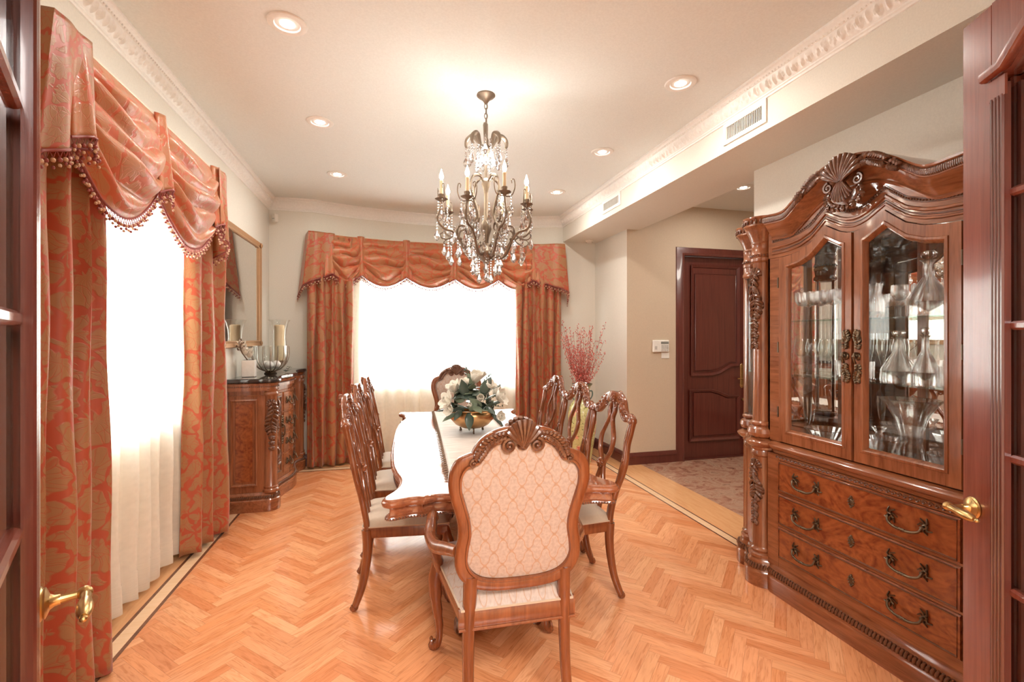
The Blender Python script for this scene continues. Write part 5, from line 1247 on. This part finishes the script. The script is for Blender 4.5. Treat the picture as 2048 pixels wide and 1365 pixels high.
def tumbler(): return gthing('tumbler', '-', 'glass', [('cup', L_([(0, 0), (.030, 0), (.033, .004), (.036, .09), (.034, .09), (.030, .012), (0, .012)], 24, .02, 12), M_crystal)], 'cut tumblers on the cabinet shelves')
def put(proto, pts, z, label, group=None):
    first = 'used' not in proto
    for i, (u, w) in enumerate(pts):
        if i == 0 and first: o = proto; proto['used'] = 1
        else: o = copy_tree(proto)
        o.location = CM(u, z+.0005, w); o.rotation_euler = (0, 0, random.uniform(0, 6)); o['label'] = label
        if group: o['group'] = group
g = goblet(); w = wine(); f_ = flute_(); tu = tumbler(); 
SH3, SH2, SH1 = 1.572, 1.262, .885
put(g, [(u, -.16) for u in (-.42, -.34, -.26, -.18, -.10)]+[(u, -.25) for u in (-.46, -.38, -.30, -.22, -.14)], SH3, 'cut crystal goblet in the rows behind the left glass door, top shelf', 'goblets behind the left door')
put(g, [(.03, -.28), (.11, -.30), (.06, -.38), (.15, -.40), (.23, -.38)], SH3, 'cut crystal goblet beside the big decanter, right glass door, top shelf', 'goblets behind the right door')
put(w, [(u, -.17) for u in (-.43, -.35, -.27)]+[(u, -.28) for u in (-.40, -.31)]+[(-.215, -.33)], SH2, 'plain stemmed wine glass behind the left door, middle shelf', 'wine glasses behind the left door')
put(f_, [(-.18, -.16), (-.115, -.17), (-.055, -.16)]+[(-.14, -.30), (-.07, -.30)], SH2, 'slim champagne flute near the centre stile, middle shelf', 'champagne flutes in the cabinet')
put(w, [(.30, -.34), (.38, -.34), (.22, -.35)], SH2, 'stemmed wine glass behind the right door at the back of the middle shelf', 'wine glasses behind the right door')
put(tu, [(-.10, -.235), (-.235, -.235), (.40, -.18), (.30, -.17)], SH2, 'short cut tumbler standing on the middle glass shelf', 'tumblers on the middle shelf')
put(tu, [(.36, -.18), (.43, -.20)], SH3, 'short cut tumbler at the right of the top shelf', 'tumblers on the top shelf')
def decanter(h, r, lab, u, w, z, wide=False):
    t = gthing('decanter', lab, 'decanter', [('body', L_([(0, 0), (r, 0), (r*1.05, .01), (r, h*.25), (r*.55, h*.48), (r*.28, h*.60), (r*.24, h*.82), (r*.42, h*.86), (r*.38, h*.86), (r*.19, h*.80), (r*.22, h*.60), (r*.9, h*.22), (0, .02)], 28, .03, 14), M_crystal), ('stopper', L_([(r*.16, h*.78), (r*.18, h*.87), (r*.34, h*.90), (r*.40, h*.96), (r*.30, h*.995), (0, h)], 12), M_crystal)], None)
    t.location = CM(u, z+.0005, w); return t
decanter(.29, .075, 'large cut crystal decanter with tall stopper on the top shelf', .22, -.19, SH3)
decanter(.25, .068, 'wide crystal decanter at the right of the middle shelf', .07, -.22, SH2)
decanter(.26, .05, 'slender crystal decanter on the middle shelf behind the right door', .20, -.20, SH2)
def vase(name, lab, cat, pr, u, w, z, fl=.03, nf=18, m=None):
    t = gthing(name, lab, cat, [('glass_body', L_(pr, 36, fl, nf), m or M_crystal)], None); t.location = CM(u, z+.0005, w); return t
fv = [(0, 0), (.062, 0), (.064, .008), (.050, .07), (.043, .10), (.044, .15), (.062, .22), (.098, .285), (.115, .305), (.112, .307), (.093, .285), (.056, .22), (.038, .15), (.037, .11), (0, .10)]
vase('crystal_vase', 'tall flared cut crystal vase behind the right cabinet door', 'vase', fv, .145, -.19, SH1, .04, 20)
vase('crystal_vase', 'second flared crystal vase further right on the cabinet floor', 'vase', fv, .385, -.30, SH1, .04, 20)
bw_ = [(0, 0), (.05, 0), (.055, .006), (.085, .05), (.105, .085), (.102, .087), (.080, .053), (.048, .012), (0, .010)]
vase('crystal_bowl', 'wide cut crystal bowl behind the left cabinet door', 'bowl', bw_, -.30, -.20, SH1, .04, 24)
vase('crystal_bowl', 'cut crystal bowl left of the flared vase', 'bowl', [(r*.8, z*1.05) for r, z in bw_], -.02, -.25, SH1, .04, 24)
vase('crystal_bowl', 'small cut crystal bowl at the right corner of the cabinet floor', 'bowl', [(r*.75, z*1.15) for r, z in bw_], .335, -.15, SH1, .04, 24)
cs_ = [(0, 0), (.038, 0), (.038, .006), (.016, .014), (.020, .03), (.012, .045), (.020, .06), (.012, .08), (.022, .10), (.014, .12), (.024, .135), (.030, .145), (.028, .146), (.014, .136), (0, .13)]
vase('crystal_candlestick', 'crystal candlestick behind the left door by the wide bowl', 'candlestick', cs_, -.13, -.22, SH1, 0, 8)
vase('crystal_candlestick', 'crystal candlestick just left of the flared vase', 'candlestick', [(r, z*1.1) for r, z in cs_], .03, -.15, SH1, 0, 8)
vase('glass_jug', 'clear glass jug on the top shelf beside the goblets', 'jug', [(0, 0), (.04, 0), (.048, .03), (.046, .08), (.034, .12), (.040, .165), (.038, .166), (.031, .12), (.043, .08), (.044, .03), (0, .01)], -.005, -.155, SH3, .03, 12)
put(f_, [(-.42, -.20), (-.47, -.28)], SH1, 'tall flute standing on the cabinet floor at the far left', 'flutes on the cabinet floor')
# ================================================================ CHANDELIER
CX, CY_ = .59, 2.976
ch = thing('chandelier', 'bronze candle chandelier hung with crystal drops over the dining table', 'chandelier', (CX, CY_, ZC))
O = -ZC
def z_(z): return z+O
mb = MB(); mb.lathe([(.058, z_(ZC)), (.060, z_(ZC-.006)), (.050, z_(ZC-.016)), (.030, z_(ZC-.026)), (.020, z_(ZC-.040)), (.014, z_(ZC-.048)), (.010, z_(ZC-.058)), (0, z_(ZC-.060))], 28); mb.build('canopy', M_chandm, ch, 40)
mb = MB(); z = ZC-.056; k = 0
while z > 2.72:
    pts = [(.010*cos(a)*(k % 2 == 0), .010*cos(a)*(k % 2), z_(z-.018)+.020*sin(a)) for a in [2*pi*i/10 for i in range(10)]]; mb.tube(pts, .0028, 5, closed=True); z -= .031; k += 1
mb.tube([(0.004, 0, z_(2.98)), (.006, .003, z_(2.85)), (.002, 0, z_(2.72))], .002, 5); mb.build('chain', M_chandm, ch, 60)
mb = MB(); mb.lathe([(.006, z_(2.74)), (.012, z_(2.72)), (.030, z_(2.70)), (.036, z_(2.68)), (.020, z_(2.655)), (.010, z_(2.64)), (.010, z_(2.50)), (.022, z_(2.49)), (.030, z_(2.46)), (.018, z_(2.43)), (.012, z_(2.40)), (.014, z_(2.24)), (.030, z_(2.21)), (.036, z_(2.17)), (.020, z_(2.12)), (.015, z_(2.08)), (.040, z_(2.05)), (.060, z_(2.025)), (.055, z_(2.0)), (.030, z_(1.975)), (.014, z_(1.95)), (.010, z_(1.935)), (0, z_(1.93))], 24); mb.build('centre_column', M_chandm, ch, 40)
def pol(a, r, z): return (r*cos(a), r*sin(a), z_(z))
def pendant(n, s):
    # crystal bead string and almond drop, hangs from its origin
    mb = MB(); z = 0
    for i in range(n): mb.ball((0, 0, z-.008*s), .0075*s, 6, 4); z -= .0165*s
    mb.lathe([(0, z), (.006*s, z-.006*s), (.0165*s, z-.030*s), (.018*s, z-.038*s), (.010*s, z-.055*s), (0, z-.064*s)], 6); return mb
pro = [pendant(2, 1.0), pendant(4, 1.05), pendant(1, .85), pendant(6, 1.0)]
pmesh = [None]*4
def hang(p, kind):
    if pmesh[kind] is None: o = pro[kind].build('crystal_pendant', M_drop, ch, 20); pmesh[kind] = o.data
    else: o = bpy.data.objects.new('crystal_pendant', pmesh[kind]); C.objects.link(o); o.parent = ch
    o.location = p; o.rotation_euler = (0, 0, random.uniform(0, 6))
# upper crown of curling leaves
for k in range(6):
    a = 2*pi*k/6+.30; big = k % 2
    mb = MB(); H_ = 2.775 if big else 2.79; r0 = .155 if not big else .10
    p = crv([pol(a, .018, 2.66), pol(a, .045, 2.72), pol(a, r0*.62, H_), pol(a, r0*.92, H_-.012), pol(a, r0, H_-.05), pol(a, r0-.012, H_-.07)], 5)
    mb.tube(p, lambda q: .006+.010*sin(pi*min(1, q*1.05)), 6, flat=1.0); mb.build('crown_leaf', M_chandm, ch, 60)
    hang(pol(a, r0, H_-.06), 1); hang(pol(a+.3, r0*.72, H_-.075), 1); hang(pol(a-.28, r0*.55, 2.69), 1); hang(pol(a, .05, 2.665), 0)
mb = MB()
for k in range(24): a = 2*pi*k/24; mb.ball(pol(a, .13-.0*k, 2.66-.018*abs(sin(3*a))), .0065, 6, 4)
mb.build('bead_swag', M_crystal, ch, 60)
# lyre scrolls around the column
for k in range(4):
    a = 2*pi*k/4+.5; mb = MB()
    p = crv([pol(a, .012, 2.46), pol(a, .05, 2.505), pol(a, .105, 2.49), pol(a, .125, 2.42), pol(a, .10, 2.34), pol(a, .075, 2.26), pol(a, .10, 2.20), pol(a, .135, 2.215), pol(a, .14, 2.245), pol(a, .12, 2.25)], 5)
    mb.tube(p, lambda q: .0062+.003*sin(q*9)**2, 6); mb.ball(pol(a, .05, 2.512), .012, 8, 5); mb.build('lyre_scroll', M_chandm, ch, 60)
    hang(pol(a, .115, 2.40), 1); hang(pol(a, .13, 2.21), 3)
NA = 8
for k in range(NA):
    a = 2*pi*k/NA+.18; rr = .295 if k % 2 == 0 else .275; zc = 2.325 if k % 2 == 0 else 2.30
    mb = MB(); p = crv([pol(a, .035, 2.03), pol(a, .085, 1.995), pol(a, .135, 2.015), pol(a, .175, 2.085), pol(a, .22, 2.135), pol(a, .275, 2.15), pol(a, rr+.025, 2.20), pol(a, rr+.012, 2.26), pol(a, rr, zc-.02)], 6)
    mb.tube(p, lambda q: .0108-.0038*q, 7)
    # branch scrolls on the arm
    mb.tube(crv([pol(a, .15, 2.05), pol(a, .19, 2.12), pol(a, .185, 2.17), pol(a, .145, 2.18), pol(a, .13, 2.15), pol(a, .15, 2.135)], 4), lambda q: .0078-.0035*q, 6)
    mb.tube(crv([pol(a, .20, 2.12), pol(a, .245, 2.09), pol(a, .285, 2.085), pol(a, .305, 2.11), pol(a, .285, 2.125)], 4), lambda q: .0055-.0025*q, 6)
    mb.tube(crv([pol(a, .10, 2.0), pol(a, .125, 2.04), pol(a, .10, 2.075), pol(a, .075, 2.06)], 4), lambda q: .006-.003*q, 6)
    mb.ball(pol(a, .175, 2.095), .014, 8, 6); mb.ball(pol(a, .075, 2.055), .012, 8, 6)
    arm = mb.build('arm', M_chandm, ch, 60)
    for s_ in (-1, 1):
        mb2 = MB(); b = a+s_*.16; mb2.tube(crv([pol(a, rr, zc-.02), pol(b, rr, zc-.01), pol(a+s_*.22, rr+.01, zc+.04), pol(a+s_*.20, rr+.01, zc+.085), pol(a+s_*.14, rr+.01, zc+.08), pol(a+s_*.15, rr+.01, zc+.06)], 4), lambda q: .0042-.0015*q, 5); mb2.build('side_tendril', M_chandm, arm, 60)
    c = pol(a, rr, zc); mb = MB(); mb.lathe([(0, -.02), (.008, -.018), (.012, -.01), (.036, .002), (.040, .006), (.014, .004), (.012, .012), (.018, .022), (.019, .034), (.015, .034), (.013, .02), (0, .016)], 18, c, flute=.05, nf=6); mb.build('candle_cup', M_chandm, arm, 50)
    mb = MB(); mb.lathe([(0, .016), (.0105, .016), (.0105, .115), (.013, .112), (.009, .122), (0, .122)], 14, c); mb.build('candle_sleeve', M_wax, arm, 50)
    mb = MB(); mb.lathe([(0, .120), (.006, .122), (.013, .138), (.013, .150), (.006, .172), (.001, .190)], 12, c); mb.build('bulb', M_bulb, arm, 60)
    for s_ in (-1, 1): hang(pol(a+s_*.12, rr+.012, zc), 1)
    hang(pol(a, rr+.028, zc-.12), 3 if k % 2 else 1); hang(pol(a, .25, 2.085), 1); hang(pol(a, .19, 2.105), 3 if k % 2 else 1)
    hang(pol(a+.39, .085, 2.01), 1); hang(pol(a+.33, .17, 2.13), 1); hang(pol(a+.05, rr-.035, zc-.03), 1); hang(pol(a+.2, .23, 2.16), 0); hang(pol(a-.25, .155, 2.30-.04*(k % 2)), 1)
hang((0, 0, z_(1.93)), 0)
hang(pol(.6, .045, 1.985), 3); hang(pol(2.7, .045, 1.985), 3); hang(pol(4.8, .045, 1.985), 3)
point_light('chandelier_glow', (CX, CY_, 2.61), 20, .10, (1, .95, .88))
# ================================================================ CENTREPIECE
ZTT = .7685
t = thing('footed_bowl', 'hammered brass oval bowl on small feet holding the white magnolias', 'bowl', (.590, 3.50, ZTT), TR)
mb = MB(); mb.lathe([(r*1.08, z*1.12) for r, z in [(0, .030), (.075, .032), (.115, .052), (.150, .090), (.158, .120), (.148, .142), (.140, .146), (.142, .152), (.136, .152), (.134, .144), (.148, .12), (.140, .092), (.105, .058), (0, .045)]], 40, flute=.012, nf=8); mb.build('bowl_body', M_copper, t, 50)
for k in range(3):
    a = 2*pi*k/3+.5; mb = MB(); mb.tube(crv([(.085*cos(a), .085*sin(a), .040), (.100*cos(a), .100*sin(a), .024), (.092*cos(a), .092*sin(a), .010), (.100*cos(a), .100*sin(a), .004)], 4), .006, 8); mb.ball((.102*cos(a), .102*sin(a), .006), .0065, 8, 5); mb.build('bowl_foot', M_bronze, t, 60)
fl_ = thing('magnolia_arrangement', 'white magnolia flowers with large dark green leaves in the brass bowl', 'flowers', (.590, 3.50, ZTT+.135), TR)
M_mleaf = mat_plain('magnolia_leaf', (.055, .085, .062), .32, bscale=30, coat=.2); M_mback = mat_plain('magnolia_leaf_pale', (.16, .20, .13), .5, bscale=30)
M_mpet = mat_plain('magnolia_petal', (.84, .79, .68), .45, bscale=14, sheen=.2)
rnd = random.Random(12)
def magnolia(c, d, s, opened):
    d = V(d).normalized(); a = V((0, 0, 1)) if abs(d.z) < .9 else V((1, 0, 0)); e1 = d.cross(a).normalized(); e2 = d.cross(e1); mb = MB()
    for ringn, (nn, tilt, ss) in enumerate(((5, .35, .8), (6, opened, 1.0))):
        for k in range(nn):
            an = 2*pi*(k+.5*ringn)/nn+rnd.uniform(-.15, .15); r = e1*cos(an)+e2*sin(an); tl = tilt+rnd.uniform(-.12, .12)
            petal(mb, V(c)+r*.008*s, d*cos(tl)+r*sin(tl), d*.9-r*.8, .080*s*ss, .060*s*ss, .38, 8, 8, 1)
    mb.ball(tuple(V(c)+d*.014*s), .012*s, 8, 6); o = mb.build('magnolia_flower', M_mpet, fl_, 60); so = o.modifiers.new('petal', 'SOLIDIFY'); so.thickness = .0012
def leaf(c, d, up, L, Wd, mat): 
    mb = MB(); petal(mb, c, d, up, L, Wd, -.18, 6, 12); o = mb.build('leaf', mat, fl_, 60); so = o.modifiers.new('leaf', 'SOLIDIFY'); so.thickness = .001
for (x, y, z, dx, dy, dz, s, op) in [(-.17, -.06, .10, -1, -.5, .5, 1.05, 1.1), (-.12, .0, .17, -.6, -.2, .9, 1.1, .9), (.02, -.02, .235, .1, -.3, 1, 1.15, .7), (.05, .05, .25, .3, .2, 1, 1.0, .8), (.03, -.15, .13, .1, -1, .35, .8, .45), (-.04, -.17, .085, -.1, -1, .4, .55, .3), (.17, -.08, .12, 1, -.6, .4, 1.1, 1.0), (.16, -.17, .0, .6, -1, .2, .75, .8), (.18, .08, .12, 1, .5, .6, 1, 1), (-.10, .13, .15, -.4, 1, .6, 1, .9), (-.16, -.11, .05, -.9, -.8, .2, .8, .9), (-.06, -.05, .20, -.3, -.5, .9, .9, .7), (.10, -.06, .19, .5, -.5, .8, .95, .7)]: magnolia((x, y, z), (dx, dy, dz), s, op)
for (x, y, z, dx, dy, dz, L, Wd, pale) in [(-.06, -.10, .15, -.25, -.25, .9, .125, .075, 0), (-.05, -.14, .065, -.85, -.5, .45, .13, .082, 0), (.06, -.10, .16, .45, -.1, .85, .14, .08, 0), (.07, -.13, .12, .8, -.4, .55, .10, .06, 0), (.0, -.15, .08, .3, -.9, -.25, .11, .07, 1), (.09, -.15, .07, .5, -.8, -.4, .10, .06, 0), (-.04, -.15, .03, -.1, -.8, -.9, .14, .065, 0), (.02, -.15, .05, .8, -.7, .1, .09, .05, 1), (-.10, -.12, .05, -.5, -.7, -.5, .11, .055, 0), (.13, -.10, .02, .75, -.4, -.75, .14, .06, 0), (-.15, -.05, .05, -1, -.2, .0, .13, .06, 0), (-.14, -.08, .02, -.9, -.6, -.35, .12, .055, 1), (-.13, .05, .05, -1, .4, .2, .12, .06, 0), (.14, .0, .07, 1, .1, .3, .12, .06, 0), (.14, .1, .05, .8, .7, .1, .12, .06, 0), (.0, .14, .06, 0, 1, .2, .13, .06, 0), (-.08, .12, .03, -.5, 1, -.1, .13, .06, 1), (0, .05, .20, -.2, .3, 1, .11, .06, 1), (-.02, -.08, .19, .1, -.6, .6, .08, .06, 1)]: leaf((x, y, z), (dx, dy, dz), (0, -.2, 1) if dz < .8 else (0, -1, .3), L, Wd, M_mback if pale else M_mleaf)
for k in range(54):
    a = rnd.uniform(0, 2*pi); e = rnd.uniform(-.15, 1.3); n_ = V((cos(a)*cos(e), sin(a)*cos(e), sin(e))); p_ = V((n_.x*.155, n_.y*.145, .035+n_.z*.175))
    t_ = n_.cross(V((0, 0, 1))).normalized(); b_3 = t_.cross(n_); q = rnd.uniform(0, 2*pi); d = t_*cos(q)+b_3*sin(q)*.8+n_*.45; L = rnd.uniform(.085, .125)
    leaf(p_-d*L*.5, d, n_, L, rnd.uniform(.05, .07), rnd.choice([M_mleaf, M_mleaf, M_mleaf, M_mback]))
for (x, y, z) in [(-.19, -.1, .02), (-.25, -.05, .03), (.24, -.05, .14), (.22, .02, .20), (-.05, .05, .34), (.14, .08, .28), (.20, -.1, .06)]:
    mb = MB(); p = crv([(x*.2, y*.2, .02), (x*.6, y*.6, z*.7+.02), (x, y, z)], 5); mb.tube(p, .0018, 4)
    for i in range(5, len(p)): 
        q = V(p[i]); mb.ball(tuple(q+V((rnd.uniform(-.012, .012), rnd.uniform(-.012, .012), .006))), .005, 5, 4, sc=(1, .6, 1.8))
    mb.build('twig', M_leaf, fl_, 60)
# ================================================================ FLOOR VASE
def mat_vase():
    m, nt, N, L, b = nodes('painted_porcelain'); tc = nd(N, 'ShaderNodeTexCoord')
    n1 = nd(N, 'ShaderNodeTexNoise'); n1.inputs['Scale'].default_value = 9; L.new(tc.outputs['Object'], n1.inputs['Vector'])
    ma = nd(N, 'ShaderNodeVectorMath', operation='MULTIPLY_ADD'); ma.inputs[1].default_value = (.05, .05, .05); L.new(n1.outputs['Color'], ma.inputs[0]); L.new(tc.outputs['Object'], ma.inputs[2])
    v1 = nd(N, 'ShaderNodeTexVoronoi'); v1.inputs['Scale'].default_value = 8; L.new(ma.outputs[0], v1.inputs['Vector'])
    v2 = nd(N, 'ShaderNodeTexVoronoi'); v2.inputs['Scale'].default_value = 19; L.new(ma.outputs[0], v2.inputs['Vector'])
    n2 = nd(N, 'ShaderNodeTexNoise'); n2.inputs['Scale'].default_value = 11; n2.inputs['Distortion'].default_value = 2; L.new(tc.outputs['Object'], n2.inputs['Vector'])
    g = ramp(N, [(0, (.62, .60, .26)), (1, (.52, .56, .30))])
    r1 = ramp(N, [(.20, (.72, .22, .16)), (.30, (.80, .45, .30)), (.36, (.60, .58, .27))]); L.new(v1.outputs['Distance'], r1.inputs[0])
    r2 = ramp(N, [(.16, (.22, .30, .12)), (.22, (1, 1, 1))]); L.new(v2.outputs['Distance'], r2.inputs[0])
    r3 = ramp(N, [(.480, (1, 1, 1)), (.49, (.22, .17, .12)), (.505, (.22, .17, .12)), (.515, (1, 1, 1))]); L.new(n2.outputs['Fac'], r3.inputs[0])
    m1 = nd(N, 'ShaderNodeMix', data_type='RGBA'); m1.blend_type = 'MULTIPLY'; m1.inputs[0].default_value = .9; L.new(r1.outputs[0], m1.inputs[6]); L.new(r2.outputs[0], m1.inputs[7])
    m2 = nd(N, 'ShaderNodeMix', data_type='RGBA'); m2.blend_type = 'MULTIPLY'; m2.inputs[0].default_value = .8; L.new(m1.outputs[2], m2.inputs[6]); L.new(r3.outputs[0], m2.inputs[7]); L.new(m2.outputs[2], b.inputs['Base Color'])
    b.inputs['Roughness'].default_value = .15; b.inputs['Coat Weight'].default_value = .4; return m
VX, VY = 2.20, 5.22
t = thing('floor_vase', 'tall yellow-green porcelain floor vase painted with flowers, right of the bow window', 'vase', (VX, VY, 0))
MB().lathe([(0, 0), (.105, 0), (.110, .02), (.112, .06), (.135, .20), (.160, .36), (.170, .48), (.166, .58), (.145, .66), (.112, .71), (.092, .74), (.085, .80), (.088, .86), (.100, .895), (.094, .895), (.080, .85), (.078, .80), (.085, .745), (.10, .70), (0, .60)], 48).build('vase_body', mat_vase(), t, 60)
MB().lathe([(.096, .890), (.112, .905), (.122, .918), (.120, .924), (.105, .916), (.090, .905)], 48).build('vase_rim', mat_plain('olive_rim', (.20, .19, .10), .3), t, 60)
for s_ in (-1, 1):
    mb = MB(); mb.tube(crv([(s_*.086, 0, .83), (s_*.125, 0, .83), (s_*.13, 0, .78), (s_*.105, 0, .735)], 4), .008, 8); mb.build('vase_handle', mat_plain('teal_glaze', (.12, .22, .20), .25), t, 60)
brs = thing('berry_branches', 'spray of dry red berry branches standing in the tall painted vase', 'branches', (VX, VY, .80))
M_rtwig = mat_plain('red_brown_twig', (.30, .10, .07), .6); M_rberry = mat_plain('coral_red_leaf', (.62, .12, .10), .5); M_pberry = mat_plain('pink_leaf', (.80, .42, .36), .5)
rnd = random.Random(9)
for k in range(72):
    a = rnd.uniform(0, 2*pi); sp = rnd.uniform(.04, .27); hh = rnd.uniform(.45, .86) if k > 8 else rnd.uniform(.3, .5); b0 = rnd.uniform(.0, .06)
    p = crv([(b0*cos(a), b0*sin(a), 0), (b0*1.2*cos(a)+.01, b0*1.2*sin(a), .13), ((b0+sp*.45)*cos(a), (b0+sp*.45)*sin(a), hh*.5), ((b0*.5+sp)*cos(a+rnd.uniform(-.2, .2)), (b0*.5+sp)*sin(a), hh)], 6)
    mb = MB(); mb.tube(p, .0016, 4); m2 = MB(); m3 = MB()
    for i in range(7, len(p)):
        for j in range(2):
            q = V(p[i])+V((rnd.uniform(-.018, .018), rnd.uniform(-.018, .018), rnd.uniform(-.02, .02))); (m2 if rnd.random() < .75 else m3).ball((0, 0, 0), .0055, 5, 4, M=lambda x, y, z, q=q, s1=rnd.uniform(-1, 1), s2=rnd.uniform(-1, 1): (q.x+x+z*s1*1.2, q.y+y*.5+z*s2*1.2, q.z+z*1.7))
    br = mb.build('branch', M_rtwig, brs, 60); m2.build('red_berries', M_rberry, br, 60)
    if m3.v: m3.build('pink_berries', M_pberry, br, 60)
